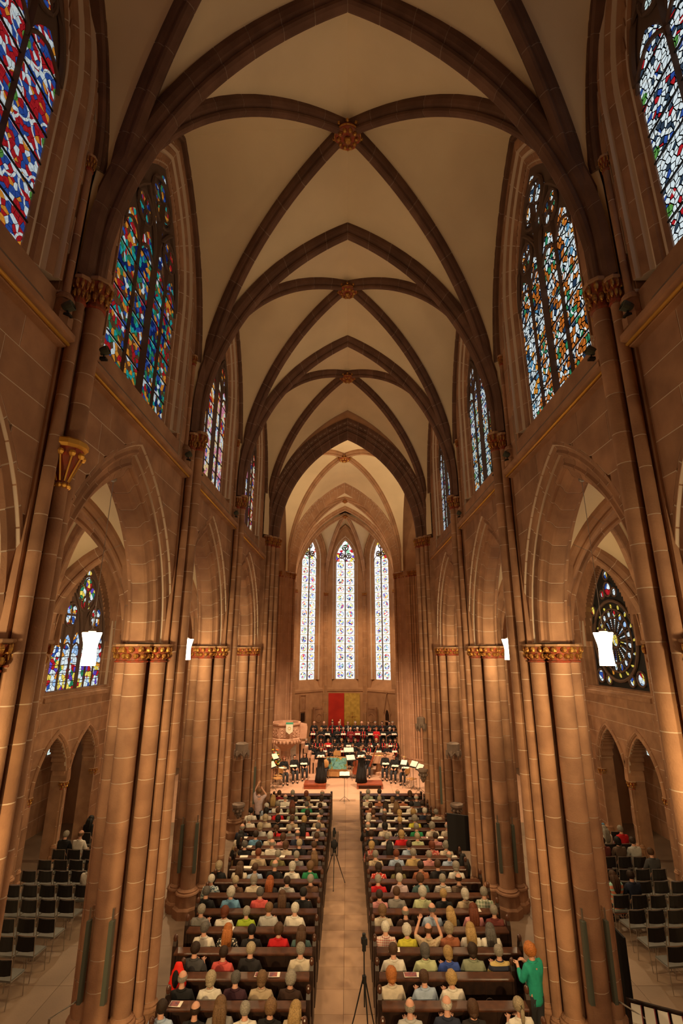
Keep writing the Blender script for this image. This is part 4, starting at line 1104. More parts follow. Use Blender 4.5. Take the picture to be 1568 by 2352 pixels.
def proto(kind, seated):
    key = (kind, seated)
    if key in PROTO: return PROTO[key]
    J, E_, up = skeleton(kind, seated)
    Jb, Eb = dict(J), list(E_)
    for s in 'LR':
        e, w_ = Jb[s+'el'][0], Jb[s+'wr'][0]; d = [w_[i]-e[i] for i in range(3)]; l = sqrt(sum(q*q for q in d)); d = [q/l for q in d]
        upv = (0, -d[2], d[1]) if abs(d[1]) + abs(d[2]) > .2 else (0, 1, 0)
        l = sqrt(sum(q*q for q in upv)); fingers(Jb, Eb, s, s+'wr', d, [q/l for q in upv], .9 if kind in ('hold', 'lap', 'bow') else .35)
    V, Fc = skin_mesh(Jb, Eb, 1)
    m = MB(); m.add(V, Fc); hc = (0, .03, up['hd'] + .075); head_parts(m, hc)
    body = m.data('person_body', [SKIN, EYE_M, LIP], True)
    # shirt: torso and sleeves
    g = .022
    def grow(k, r): return (r[0]+g, r[1]+g) if isinstance(r, tuple) else (r+g*.8, r+g*.8)
    ks = ['pel', 'sp', 'ch', 'nb', 'Lsh', 'Rsh', 'Lel', 'Rel']
    Js = {k: (J[k][0], grow(k, J[k][1])) for k in ks}
    Js['nb'] = ((0, -.018, up['nk'] - .035), (.085, .075))
    Js['pel'] = (J['pel'][0], (.175, .135)); Js['hem'] = ((0, .0, J['pel'][0][2] - (.10 if seated else .16)), (.18, .15))
    def shirt(frac):
        J2 = dict(Js)
        for s in 'LR':
            e, w_ = J[s+'el'][0], J[s+'wr'][0]
            if frac > 0: J2[s+'cf'] = (tuple(e[i] + (w_[i]-e[i])*frac for i in range(3)), (.045, .045))
        Es = [('hem', 'pel'), ('pel', 'sp'), ('sp', 'ch'), ('ch', 'nb')]
        for s in 'LR':
            Es += [('ch', s+'sh'), (s+'sh', s+'el')] + ([(s+'el', s+'cf')] if frac > 0 else [])
        V, Fc = skin_mesh(J2, Es, 1); m = MB(); m.add(V, Fc)
        # collar
        cz = up['nk'] - .02
        m.tube([(.066*cos(a), -.014 + .060*sin(a), cz + .006*sin(a)*-1) for a in [2*pi*i/14 for i in range(14)]], .024, 6, True)
        return m
    S = {'long': shirt(.88).data('shirt', CLOTH, True), 'short': shirt(0).data('shirt', CLOTH, True)}
    Jt = {'pel': (J['pel'][0], (.165, .125)), 'wst': ((0, -.01, J['pel'][0][2] + .09), (.15, .115))}; Et = [('wst', 'pel')]
    for s in 'LR':
        for k in ('hp', 'kn', 'an'): Jt[s+k] = (J[s+k][0], J[s+k][1] + .018)
        Et += [('pel', s+'hp'), (s+'hp', s+'kn'), (s+'kn', s+'an')]
    V, Fc = skin_mesh(Jt, Et, 1); m = MB(); m.add(V, Fc); tr = m.data('trousers', TROUS, True)
    m = MB()
    for s in 'LR':
        a, t_ = J[s+'an'][0], J[s+'to'][0]
        m.ball((t_[0], (a[1]+t_[1])/2 + .01, .045), .05, 8, 6, (.9, 2.1, .85)); m.ball((a[0], a[1] - .02, .06), .045, 8, 6, (.95, 1.1, 1.1))
    sh_ = m.data('shoes', SHOE, True)
    PROTO[key] = dict(body=body, shirt=S, trousers=tr, shoes=sh_, hc=hc, up=up, J=J); return PROTO[key]
HAIRM = {}
def hair_mesh(kind):
    if kind in HAIRM: return HAIRM[kind]
    rr = random.Random(hash(kind) % 97 if False else len(kind) * 7 + ord(kind[0]))
    m = MB(); n, k = 18, 14
    ex = {'short': 1.10, 'bald': 1.05, 'bob': 1.2, 'long': 1.15, 'curly': 1.28, 'bun': 1.1, 'pony': 1.1}[kind]
    V = []; Fc = []; D = []
    for i in range(k + 1):
        for j in range(n):
            th, ph = pi*i/k, 2*pi*j/n; x, y, z = sin(th)*sin(ph), sin(th)*cos(ph), cos(th)
            e = ex + (rr.uniform(-.10, .10) if kind == 'curly' else rr.uniform(-.025, .025)); low = 1.
            if kind in ('bob', 'long') and z < 0: low = 1.25
            lift = 1.12 if z > .2 and kind != 'bald' else 1.
            V.append((x*.086*e, y*.096*e - .006, z*.092*e*low)); D.append((x, y, z))
    def keep(d):
        x, y, z = d
        if kind == 'bald': return z < .42 and z > -.45 and y < .25
        if y > .42 and z < .48: return False
        if kind in ('short', 'bun', 'pony'): return z > -.80 and not (y > .05 and z < -.15)
        return not (y > .18 and z < -.05 and abs(x) < .6)
    for i in range(k):
        for j in range(n):
            j2 = (j+1) % n; q = (i*n+j, i*n+j2, (i+1)*n+j2, (i+1)*n+j)
            c = [sum(D[a][t] for a in q)/4 for t in range(3)]
            if keep(c): Fc.append(q[::-1])
    m.add(V, Fc)
    if kind == 'long':
        for q in (-1, 0, 1):
            m.tube([(q*.035, -.07, .02), (q*.055, -.115, -.10), (q*.06, -.135, -.22), (q*.045, -.14, -.33), (q*.03, -.14, -.38)], [.05, .058, .05, .036, .014], 8)
        for q in (-1, 1): m.tube([(q*.07, -.03, .0), (q*.085, -.05, -.10), (q*.08, -.08, -.2)], [.035, .032, .015], 7)
    if kind == 'bun': m.ball((0, -.12, .04), .045, 10, 8)
    if kind == 'pony': m.tube([(0, -.10, .03), (0, -.14, -.02), (0, -.15, -.14), (0, -.14, -.24)], [.02, .035, .03, .01], 8)
    if kind == 'bob':
        m.tube([(-.05, -.05, -.06), (0, -.085, -.075), (.05, -.05, -.06)], [.05, .055, .05], 8)
    HAIRM[kind] = m.data('hair', HAIR, True); return HAIRM[kind]
HC = {'white': (.62, .58, .50), 'grey': (.30, .27, .22), 'dark grey': (.12, .11, .10), 'black': (.012, .010, .009), 'dark brown': (.035, .018, .010), 'brown': (.09, .042, .02),
      'light brown': (.20, .11, .05), 'blonde': (.48, .31, .12), 'grey blonde': (.42, .34, .22), 'auburn': (.16, .04, .015), 'red': (.36, .09, .02), 'ginger': (.50, .17, .04)}
SC = {'white': (.72, .68, .60), 'cream': (.62, .54, .42), 'beige': (.46, .36, .24), 'black': (.012, .012, .014), 'dark': (.02, .018, .02), 'navy': (.02, .026, .05), 'dark grey': (.06, .06, .065), 'grey': (.22, .21, .2),
      'light grey': (.45, .45, .43), 'red': (.55, .015, .02), 'dark red': (.20, .015, .02), 'coral': (.62, .10, .09), 'pink': (.60, .26, .26), 'green': (.02, .22, .08), 'lime': (.38, .52, .04), 'yellow': (.60, .55, .06),
      'olive': (.17, .15, .06), 'blue': (.05, .10, .42), 'light blue': (.36, .46, .62), 'sky blue': (.14, .32, .52), 'teal': (.02, .34, .24), 'dark teal': (.07, .13, .13), 'rust': (.34, .12, .06), 'brown': (.12, .06, .035), 'dark brown': (.045, .022, .015),
      'grey green': (.26, .29, .20), 'pale green': (.48, .52, .30), 'lilac': (.50, .38, .40), 'purple': (.05, .018, .03), 'tan': (.50, .36, .16), 'maroon': (.16, .04, .035)}
def person(loc, rz, hair, hstyle, top, kind='lap', seated=True, sc=.95, label='', group=None, sleeve='long', pat=None, dress=None, tilt=0.):
    P = proto(kind, seated)
    t = obj('person', P['body'], None, loc=loc, rz=rz, sc=(sc, sc, sc)); tag(t, label, 'person', group)
    sh = P['shirt'][sleeve]
    if pat:
        key = ('pat', pat, kind, seated, sleeve)
        if key not in CACHE: CACHE[key] = sh.copy(); CACHE[key].materials[0] = PAT[pat]
        sh = CACHE[key]
    s = obj('shirt', sh, t)
    if top and not pat: s.color = (*SC[top], 1)
    obj('trousers' if not dress else 'tights', P['trousers'], t); obj('shoes', P['shoes'], t)
    if hstyle != 'none':
        h = obj('hair', hair_mesh(hstyle), t, loc=P['hc'], rot=(tilt, 0, 0)); c = HC[hair]; j = R_.uniform(.85, 1.15); h.color = (c[0]*j, c[1]*j, c[2]*j, 1)
    return t

# ------------------------------------------------------------------ pews
PEWY = [21.51, 20.68, 19.90, 19.13, 18.36, 17.56, 16.83, 16.10, 15.38, 14.61, 13.87, 13.12, 12.36, 11.61, 10.84, 10.08, 9.34]
ORD = ['first', 'second', 'third', 'fourth', 'fifth', 'sixth', 'seventh', 'eighth', 'ninth', 'tenth', 'eleventh', 'twelfth', 'thirteenth', 'fourteenth', 'fifteenth', 'sixteenth', 'seventeenth', 'eighteenth']
def outer(y, s):
    if y < 11.3: return 3.02
    if y > 19.5: return 3.02
    if 14.9 < y < 16.9: return 3.22
    return 3.42
END_ME = None
def pew_end_mesh():
    P = [(-.05, 0), (.46, 0), (.46, .42), (.36, .52), (.22, .58), (.12, .70), (.09, .86), (.08, .98), (.04, 1.05), (-.01, 1.05), (-.05, .98)]
    m = MB(); m.prism(P, -.035, .035, lambda a, b, z: (z, a, b)); return m.data('bench_end', WOODD)
END_ME = pew_end_mesh()
m = MB(); m.ball((0, .015, 1.09), .055, 10, 8, (.8, 1, 1.2)); FIN_ME = m.data('finial', WOOD)
def pew(s, y, idx):
    x0, x1 = (.54, outer(y, s)) if s > 0 else (-outer(y, s), -.66)
    L_ = x1 - x0; t = empty('pew', ((x0 + x1)/2, y, 0))
    tag(t, 'dark wooden pew, %s row from the altar in the %s block' % (ORD[idx], 'left' if s < 0 else 'right'), 'pew', 'pews of the %s block' % ('left' if s < 0 else 'right'))
    h = L_/2
    k = ('pew', round(L_, 2))
    if k not in CACHE:
        a = MB()
        a.box(-h+.03, h-.03, -.02, .02, .12, .86)
        for i in range(5):
            xa = -h + .06 + (2*h - .12) * i/5; a.box(xa, xa + .03, -.035, -.02, .12, .86)
        b = MB(); b.prism([(-.15, .875), (-.155, .90), (-.14, .915), (.04, .925), (.05, .90), (.05, .875)], -h+.03, h-.03, lambda p, q, z: (z, p, q))
        c = MB(); c.box(-h+.03, h-.03, .04, .42, .42, .46)
        d = MB(); d.prism([(-.26, .28), (-.24, .32), (-.10, .30), (-.09, .26)], -h+.03, h-.03, lambda p, q, z: (z, p, q)); d.box(-h + .3, -h + .34, -.24, -.02, .0, .28).box(h - .34, h - .3, -.24, -.02, .0, .28)
        CACHE[k] = (a.data('backrest', WOODD), b.data('book_ledge', WOOD), c.data('seat', WOODD), d.data('kneeler', WOODD))
    for me in CACHE[k]: obj(me.name.split('.')[0], me, t)
    for q in (-1, 1):
        e = obj('bench_end', END_ME, t, loc=(q*h, 0, 0)); obj('finial', FIN_ME, e)
    return t
for s in (-1, 1):
    for i, y in enumerate(PEWY): pew(s, y, i)
    # front screen before the first pew
    x0, x1 = (.54, 3.02) if s > 0 else (-3.02, -.66)
    t = empty('prayer_screen', ((x0+x1)/2, 22.38, 0)); h = (x1-x0)/2
    tag(t, 'low dark wooden screen with a book ledge before the first %s pew' % ('left' if s < 0 else 'right'), 'screen')
    MB().box(-h, h, -.02, .02, 0, .86).build('panel', WOODD, t)
    MB().prism([(-.17, .87), (-.18, .90), (.04, .93), (.05, .87)], -h, h, lambda p, q, z: (z, p, q)).build('book_ledge', WOOD, t)
    for q in (-1, 1): MB().box(q*h - .04, q*h + .04, -.12, .06, 0, 1.0).build('post', WOODD, t)

# congregation: (head x in the photo frame, hair, style, top, pattern)
LROWS = [
 [(641,'brown','short','dark red'),(672,'grey','short','dark'),(703,'auburn','bob','dark'),(740,'grey','bald','black')],
 [(627,'blonde','long','dark'),(655,'grey','bald','white'),(679,'dark brown','short','dark'),(708,'light brown','short','beige'),(738,'dark brown','bob','white')],
 [(612,'white','bob','light blue'),(636,'grey','short','white'),(671,'auburn','long','grey green'),(704,'dark grey','short','green'),(735,'dark brown','short','black')],
 [(576,'black','short','white'),(611,'black','bob','cream'),(638,'brown','short','red'),(672,'brown','curly','grey green'),(706,'dark brown','bob','dark'),(738,'dark grey','short','dark')],
 [(572,'white','short','white'),(609,'grey blonde','bob','cream'),(638,'black','bob','black'),(671,'brown','short','beige'),(696,'blonde','bob','dark'),(732,'grey','bald','beige')],
 [(556,'grey','bald','navy'),(597,'grey blonde','bob','light grey'),(634,'brown','pony','red'),(665,'grey','short','grey'),(696,'black','long','coral'),(730,'dark grey','short','grey')],
 [(553,'black','long','cream'),(587,'dark brown','short','sky blue'),(620,'white','curly','cream'),(647,'brown','bob','pink'),(683,'dark grey','bald','navy'),(727,'brown','short','dark')],
 [(562,'dark grey','short','black'),(589,'black','bob','cream'),(622,'grey','bald','white'),(655,'brown','bob','cream'),(685,'grey blonde','short','black'),(721,'brown','short','dark brown')],
 [(593,'auburn','short','beige'),(638,'grey','short','olive'),(681,'grey','short','grey'),(722,'light brown','long','dark grey')],
 [(502,'grey blonde','bob','black'),(551,'brown','long','cream'),(584,'brown','short','light blue'),(631,'grey','bald','black'),(671,'white','bob','white'),(712,'light brown','curly','green')],
 [(485,'white','short',None,'floral'),(541,'grey blonde','short','brown'),(583,'grey','bob','cream'),(616,'red','long','dark'),(659,'dark brown','short',None,'stripe'),(713,'grey','short','brown')],
 [(473,'dark grey','short','black'),(530,'white','curly','sky blue'),(597,'dark grey','short','coral'),(648,'brown','long','dark'),(696,'black','short','black')],
 [(462,'grey','short','grey'),(516,'auburn','bob','white'),(566,'grey','short','lime'),(617,'light brown','short','light grey'),(677,'white','short','white')],
 [(469,'dark grey','short','white'),(523,'ginger','long',None,'zebra'),(578,'black','short','dark'),(640,'brown','curly','red'),(692,'brown','long','dark teal')],
 [(447,'dark brown','short','dark grey'),(513,'dark brown','short','coral'),(575,'grey blonde','short','dark'),(690,'grey','short','cream')],
 [(419,'grey','bald','black'),(484,'grey blonde','bob','white'),(541,'dark grey','short','purple'),(601,'light brown','bob','beige'),(667,'grey','curly','dark brown')],
 [(371,'dark brown','short','light blue'),(448,'dark brown','bald','black'),(480,'light brown','long','grey'),(516,'grey','short','white'),(600,'light brown','curly','black'),(670,'blonde','long','beige')]]
RROWS = [
 [(845,'grey','short','grey green'),(871,'dark brown','short','dark'),(913,'grey','bald','dark'),(941,'brown','bob','dark')],
 [(843,'grey','short','cream'),(871,'grey blonde','short','rust'),(901,'light brown','bob','cream'),(924,'black','short','rust'),(956,'white','bald','dark grey')],
 [(850,'brown','short','rust'),(885,'dark brown','long','white'),(908,'light brown','long','brown'),(945,'black','short','white'),(969,'dark brown','short','dark')],
 [(857,'brown','short','brown'),(881,'grey','bald','dark'),(917,'blonde','bob','white'),(949,'blonde','curly','grey'),(973,'white','short','navy'),(1001,'grey','short','cream')],
 [(846,'white','bob','dark'),(882,'dark brown','bob','white'),(918,'blonde','short','dark'),(952,'grey','curly','yellow'),(984,'dark brown','bob','dark')],
 [(845,'grey','bald','dark'),(884,'black','bob','cream'),(919,'dark brown','long',None,'zebra'),(956,'grey','short','green'),(992,'grey','curly','cream'),(1027,'white','bald','cream')],
 [(852,'dark brown','short','dark'),(889,'grey','short','white'),(922,'blonde','bob','red'),(958,'grey blonde','short','pale green'),(1000,'dark brown','short','pink')],
 [(853,'blonde','bob',None,'redfloral'),(894,'black','long','black'),(939,'dark brown','short','light blue'),(992,'auburn','bob',None,'redfloral'),(1024,'grey','curly','cream')],
 [(862,'grey','short',None,'beigeprint'),(910,'auburn','short','light blue'),(949,'grey','short','tan'),(985,'grey','short','pink'),(1031,'grey','bald','light blue')],
 [(869,'dark brown','bob',None,'reddots'),(914,'dark brown','long','olive'),(966,'dark brown','bun','rust'),(1005,'brown','short','dark'),(1047,'grey','bob','white')],
 [(868,'grey','short','red'),(917,'white','short','lilac'),(965,'brown','curly','dark teal'),(1016,'grey','short',None,'greycheck'),(1053,'dark brown','bald',None,'browncheck')],
 [(871,'dark brown','short','pink'),(910,'brown','short','grey'),(970,'white','curly','pale green'),(1018,'blonde','short','black'),(1068,'white','bob','beige'),(1111,'grey','short',None,'plaid')],
 [(878,'light brown','bob','cream'),(931,'grey','bald','dark brown'),(992,'dark grey','bald','light blue'),(1034,'blonde','long','black'),(1087,'auburn','long','pink'),(1134,'grey','short','maroon')],
 [(885,'white','short',None,'redcheck'),(934,'white','curly','yellow'),(983,'brown','bald',None,'beigeprint'),(1031,'grey blonde','curly','rust'),(1080,'blonde','long','white'),(1124,'dark grey','long','white')],
 [(903,'brown','short','white'),(976,'dark grey','bob','pale green'),(1029,'blonde','bob','blue'),(1085,'dark brown','bob','grey green'),(1145,'grey','short',None,'yellowstripe')],
 [(899,'ginger','bob','cream'),(974,'brown','short','light blue'),(1037,'blonde','curly','white')],
 [(941,'grey','bald','light grey'),(1026,'white','bald','navy'),(1086,'brown','bob','dark'),(1192,'grey blonde','pony','white')]]
PN = {'floral': 'blue floral', 'zebra': 'black and white patterned', 'redcheck': 'red checked', 'greycheck': 'grey checked', 'plaid': 'dark plaid', 'stripe': 'grey striped', 'yellowstripe': 'yellow-striped navy',
      'browncheck': 'brown checked', 'reddots': 'red dotted', 'redfloral': 'red floral', 'beigeprint': 'beige printed', 'rainbow': 'orange and mint striped'}
HN = {'short': '', 'bald': 'balding ', 'bob': 'bobbed ', 'long': 'long ', 'curly': 'curly ', 'bun': 'tied-up ', 'pony': 'ponytailed '}
HEADZ = 1.14
for s, rows in ((-1, LROWS), (1, RROWS)):
    for i, row in enumerate(rows):
        y = PEWY[i] + .27
        order = sorted(row, key=lambda r: abs(r[0] - 790)); placed = []
        for r in row:
            px, hair, style, top = r[:4]; pat = r[4] if len(r) > 4 else None
            sc = .93 + R_.uniform(-.03, .04); x = xat(px, y, HEADZ)
            near = [q for q in placed if abs(q - x) < .40]
            if near: x = near[0] + (.40 if x >= near[0] else -.40)
            placed.append(x)
            k = order.index(r)
            hairtxt = {'bald': 'balding %s-haired' % hair}.get(style, (HN[style] + hair + '-haired'))
            lab = '%s person in %s top, %s from aisle, %s %s pew' % (hairtxt.replace('  ', ' '), PN.get(pat, top), ORD[k], ORD[i], 'left' if s < 0 else 'right')
            kind = 'raise' if (s > 0 and i == 13 and px == 983) else ('hold' if R_.random() < .3 else 'lap')
            person((x, y, -.0), R_.uniform(-.16, .16), hair, style, top, kind, True, sc, lab, 'congregation in the %s pews' % ('left' if s < 0 else 'right'),
                   'short' if R_.random() < .4 and top in ('white', 'cream', 'light blue', 'coral', 'pink', 'red', 'yellow', 'lime') or kind == 'raise' else 'long', pat)
# booklets on the ledges
m = MB(); m.mi = 0; m.box(-.10, .10, -.07, .07, 0, .006); m.mi = 1; m.box(-.092, .05, -.062, .062, .006, .008)
COVER = pbr('booklet_cover', (.12, .05, .09), .5, col2=(.35, .10, .08), scale=18)
BK_DARK = m.data('booklet', [PAPER, COVER]); BK_WHITE = MB().box(-.11, .11, -.075, .075, 0, .006).data('booklet', PAPER)
BK_STRIP = MB().box(-.19, .19, -.07, .07, 0, .006).data('sheet_music', PAPER)
def booklet(me, s, i, px, rz=0.):
    y = PEWY[i] - .05; x = xat(px, y, .93)
    x = max(min(x, outer(PEWY[i], s) - .16), .72) if s > 0 else min(max(x, -outer(PEWY[i], s) + .16), -.84)
    o = obj(me.name.split('.')[0], me, None, loc=(x, y, .926), rz=rz)
    return o
cnt = {}
def bk(me, s, i, px, desc='white booklet'):
    o = booklet(me, s, i, px, R_.uniform(-.08, .08)); j = cnt.get((s, i), 0); cnt[(s, i)] = j + 1
    tag(o, '%s on the %s %s pew ledge, %s from the left' % (desc, ORD[i], 'left' if s < 0 else 'right', ORD[j]), 'booklet', 'booklets on the pew ledges')
for i in range(0, 5):
    for px in (650, 690, 722): bk(BK_STRIP if (i + px) % 3 else BK_WHITE, -1, i, px, 'open white sheet')
    for px in (850, 895, 930): bk(BK_STRIP if (i + px) % 3 else BK_WHITE, 1, i, px, 'open white sheet')
for i, px in ((5, 550), (6, 540), (6, 570), (7, 560), (7, 645), (8, 568), (12, 525), (2, 705), (2, 720), (5, 710)): bk(BK_WHITE, -1, i, px)
for i, px in ((5, 1010), (6, 1025), (7, 1040), (11, 1092), (13, 905)): bk(BK_WHITE, 1, i, px)
for s, i, px in ((-1, 14, 598), (-1, 14, 630), (-1, 15, 396), (1, 14, 940), (1, 14, 950), (1, 5, 975)): bk(BK_DARK, s, i, px, 'dark red and violet booklet')
t = bpy.data.objects  # noqa
# jackets, bags, hanging things on the pews
def blob_coat(name, loc, col, h, wd, label, cat, rings=7, rz=0.):
    m = MB(); prof = []
    for i in range(rings * 2 + 1):
        t_ = i / (rings * 2); r = wd * (.35 + .65 * sin(pi * min(1, t_ * .9 + .12))) * (1 + (.05 if i % 2 else -.05)); prof.append((r, -h * (1 - t_)))
    m.lathe(prof, 14, sx=1, sy=.45); o = m.build('padded_body' if False else name, PAINT, None, True, loc=loc, rz=rz); o.color = (*col, 1); tag(o, label, cat)
    m = MB(); m.tube([(wd*.5, -.05, -.12), (wd*.75, -.08, -h*.4), (wd*.6, -.06, -h*.8)], [.05, .06, .045], 8); s_ = m.build('sleeve', PAINT, o, True); s_.color = (*col, 1)
    m = MB(); m.ball((-wd*.15, -wd*.42, -h*.35), .09, 10, 8, (.7, .25, 1.5)); l = m.build('lining', BLACK, o, True); return o
blob_coat('jacket', (-3.06, 10.72, 1.15), (.75, .02, .01), .62, .16, 'bright red padded jacket draped over the outer left pew end', 'jacket')
blob_coat('coat', (-3.30, 16.2, 1.12), (.20, .13, .06), .55, .13, 'camel brown coat hung on the outer end of a left pew', 'coat')
blob_coat('handbag', (xat(540, 10.9, .8), 11.75, .80), (.45, .08, .07), .30, .10, 'red and pink scarf heaped on the seat beside the coral shirt', 'scarf')
blob_coat('coat', (xat(1060, 15.9, 1.0), 15.75, 1.10), (.015, .014, .014), .75, .18, 'black coat hanging at the right pew end below the black screen', 'coat')
def handbag(loc, col, label):
    t = empty('handbag', loc); tag(t, label, 'handbag')
    o = MB().prism([(-.12, 0), (.12, 0), (.10, .2), (-.10, .2)], -.05, .05, lambda a, b, z: (a, z, b)).build('bag_body', PAINT, t); o.color = (*col, 1)
    o = MB().tube([(.10*cos(a), 0, .2 + .16*sin(a)) for a in [pi*i/10 for i in range(11)]], .008, 6).build('handle', PAINT, t); o.color = (*col, 1)
handbag((xat(942, 10.5, .5), 10.38, .46), (.5, .45, .35), 'cream handbag with looped handle on the near right pew seat')
handbag((xat(1142, 10.0, .5), 10.36, .46), (.04, .03, .03), 'dark handbag with thin hoop handle on the near right pew')

# standing visitors
person((3.22, 10.32, 0), .5, 'ginger', 'curly', 'teal', 'hold', False, .95, 'woman with curly ginger hair in a green blouse standing against the right pier')
o = person((-3.30, 20.3, 0), -.2, 'light brown', 'short', 'lilac', 'photo', False, .95, 'man in a pale mauve shirt standing with raised arms beside the left pews', sleeve='short')

# ------------------------------------------------------------------ centre aisle: tripods
def tripod(loc, h, label, cat='tripod', spread=.42, headbox=True, bag=False, rz=0.):
    t = empty('tripod', loc, rz); tag(t, label, cat)
    for k in range(3):
        a = 2*pi*k/3 + .5
        m = MB(); m.tube([(.02*cos(a), .02*sin(a), h*.66), (spread*.55*cos(a), spread*.55*sin(a), h*.3), (spread*cos(a), spread*sin(a), .01)], [.014, .011, .009], 7)
        m.ball((spread*cos(a), spread*sin(a), .012), .016, 7, 5); m.build('leg', BLACKM, t)
    MB().tube([(0, 0, h*.4), (0, 0, h*.92)], .012, 8).build('centre_column', BLACKM, t)
    MB().box(-.03, .03, -.03, .03, h*.62, h*.69).build('collar', BLACKM, t)
    if headbox:
        c = MB().box(-.03, .03, -.02, .02, h*.92, h*.99).build('pan_head', BLACKM, t)
        MB().box(-.045, .045, -.06, .03, h*.99, h*1.05).lathe([(.03, 0), (.032, .06)], 12, (0, 0, h*1.05)).build('camera_body', BLACKM, t)
    if bag:
        m = MB(); m.ball((.0, -.03, h*.78), .10, 10, 8, (1, .8, 1.3)); m.build('hanging_bag', BLACK, t, True)
        m = MB()
        for q in (-.09, -.04, .05, .1): m.tube([(q, 0, h*.55), (q*1.1, .02, h*1.02)], .012, 6)
        m.build('microphone_arm', BLACKM, t)
x, y = onz(838, 2310, 0)
tripod((xat(838, 10.4, 0), 10.5, 0), 1.55, 'tall thin black camera tripod standing in the centre aisle near the camera', spread=.33, rz=.3)
tripod((xat(766, 16.3, 0), 16.6, 0), 1.35, 'black tripod with a hanging bag in the aisle beside the left pews', bag=True, spread=.36)

# ------------------------------------------------------------------ music stands, chairs, platforms
def music_stand(loc, rz, h, label, paper=True, tilt=1.0, wd=.5):
    t = empty('music_stand', loc, rz); tag(t, label, 'music stand', 'music stands before the choir')
    for k in range(3):
        a = 2*pi*k/3 + .5; MB().tube([(0, 0, .22), (.26*cos(a), .26*sin(a), .01)], .008, 6).build('leg', BLACKM, t)
    MB().tube([(0, 0, .12), (0, 0, h)], .011, 6).build('pole', BLACKM, t)
    d = MB().box(-wd/2, wd/2, -.012, .0, -.05, .30).box(-wd/2, wd/2, -.05, 0, -.06, -.05).build('desk', BLACKM, t, loc=(0, 0, h), rot=(-tilt, 0, 0))
    return t
def score(loc, rz, tilt, label, wd=.44, cat='sheet music', hh=.28):
    m = MB()
    m.prism([(-wd/2, 0), (-wd/4, .012), (0, 0), (wd/4, .012), (wd/2, 0), (wd/2, -.008), (0, -.01), (-wd/2, -.008)], 0, hh, lambda a, b, z: (a, -b - .0, z))
    o = m.build('sheet_music', PAPER, None, loc=loc, rot=(-tilt, 0, rz)); tag(o, label, cat, 'open scores in the chancel'); return o
def stand_with(px, y, rz, h, side, i, tilt=1.0, wd=.46):
    x = xat(px, y, h)
    music_stand((x, y, 0), rz, h, 'black music stand with open pages, ' + side, tilt=tilt, wd=wd)
    c, s_ = cos(rz), sin(rz); nh, nv_ = .022*cos(tilt), .022*sin(tilt); score((x + nh*s_, y - nh*c, h + nv_), rz, tilt, 'open white pages on the music stand, ' + side, wd=wd*.92)
stand_with(791, 24.7, 0, 1.05, 'conductor place in mid aisle', 0, 1.15, .5)
stand_with(628, 26.5, 1.1, 1.05, 'front one at the left edge of the chancel', 0, .7)
stand_with(634, 27.6, 1.0, 1.2, 'rear one at the left edge of the chancel', 0, .7)
stand_with(948, 26.6, -.9, 1.05, 'inner one at the right edge of the chancel', 0, .7)
stand_with(962, 26.2, -1.0, 1.0, 'outer one at the right edge of the chancel', 0, .7)
stand_with(801, 30.4, .1, 1.0, 'behind the painted chest organ', 0, .8, .6)
stand_with(806, 28.6, .3, .95, 'low one right of the painted chest organ', 0, .8, .5)
stand_with(926, 27.2, -.4, 1.0, 'thin one before the blonde seated singer', 0, .9, .34)
def wood_chair(loc, rz, label):
    t = empty('wooden_chair', loc, rz); tag(t, label, 'chair', 'light wooden chairs in the chancel')
    for qx in (-.19, .19):
        MB().tube([(qx, .19, 0), (qx*.95, .18, .43)], .014, 6).build('leg', STEEL, t); MB().tube([(qx, -.2, 0), (qx, -.2, .45), (qx, -.24, .82)], .014, 6).build('leg', STEEL, t)
    MB().box(-.21, .21, -.2, .21, .43, .455).build('seat', LTWOOD, t); MB().prism([(-.2, -.22), (0, -.25), (.2, -.22), (.2, -.24), (0, -.27), (-.2, -.24)], .62, .84).build('backrest', LTWOOD, t)
def platform(px0, px1, y, label, legs=False):
    x0, x1 = xat(px0, y - .4, 0), xat(px1, y - .4, 0); t = empty('platform', ((x0+x1)/2, y, 0)); tag(t, label, 'platform', 'soloist platforms'); h = (x1-x0)/2
    MB().box(-h, h, -.42, .42, .17, .22).build('deck', REDWOOD, t)
    if legs:
        for q in (-1, 1): MB().prism([(-.42, 0), (.42, 0), (.38, .17), (-.38, .17)], q*h*.95 - .04, q*h*.95 + .04, lambda a, b, z: (z, a, b)).build('foot', REDWOOD, t)
    else: MB().box(-h + .01, h - .01, -.4, .4, 0, .17).build('riser', REDWOOD, t)
    return t
platform(697, 748, 27.2, 'solid red-brown wooden platform under the left standing singer')
platform(820, 879, 27.2, 'red-brown wooden platform on feet under the right standing singer', True)
m = MB(); m.lathe([(.30, .03), (.28, .3), (.20, .7), (.15, .96), (.15, .99)], 18, sx=1, sy=.8)
for k in range(9):
    a = 2*pi*k/9; m.tube([(.27*cos(a), .22*sin(a), .03), (.14*cos(a), .12*sin(a), .95)], [.05, .02], 6)
SKIRT = m.data('long_skirt', BLACK, True)
def singer(px, label, hair, hs):
    x = xat(px, 27.15, 1.2)
    t = person((x, 27.15, .22), pi + R_.uniform(-.2, .2), hair, hs, 'black', 'hold', False, .97, label, sleeve='short'); obj('long_skirt', SKIRT, t)
    score((x, 26.86, 1.42), 0, 1.3, 'open score held by the ' + ('left' if px < 790 else 'right') + ' standing singer', .34)
singer(737, 'woman singer in a long black dress standing on the left platform', 'brown', 'long')
singer(829, 'woman singer in a long black dress standing on the right platform', 'light brown', 'bob')
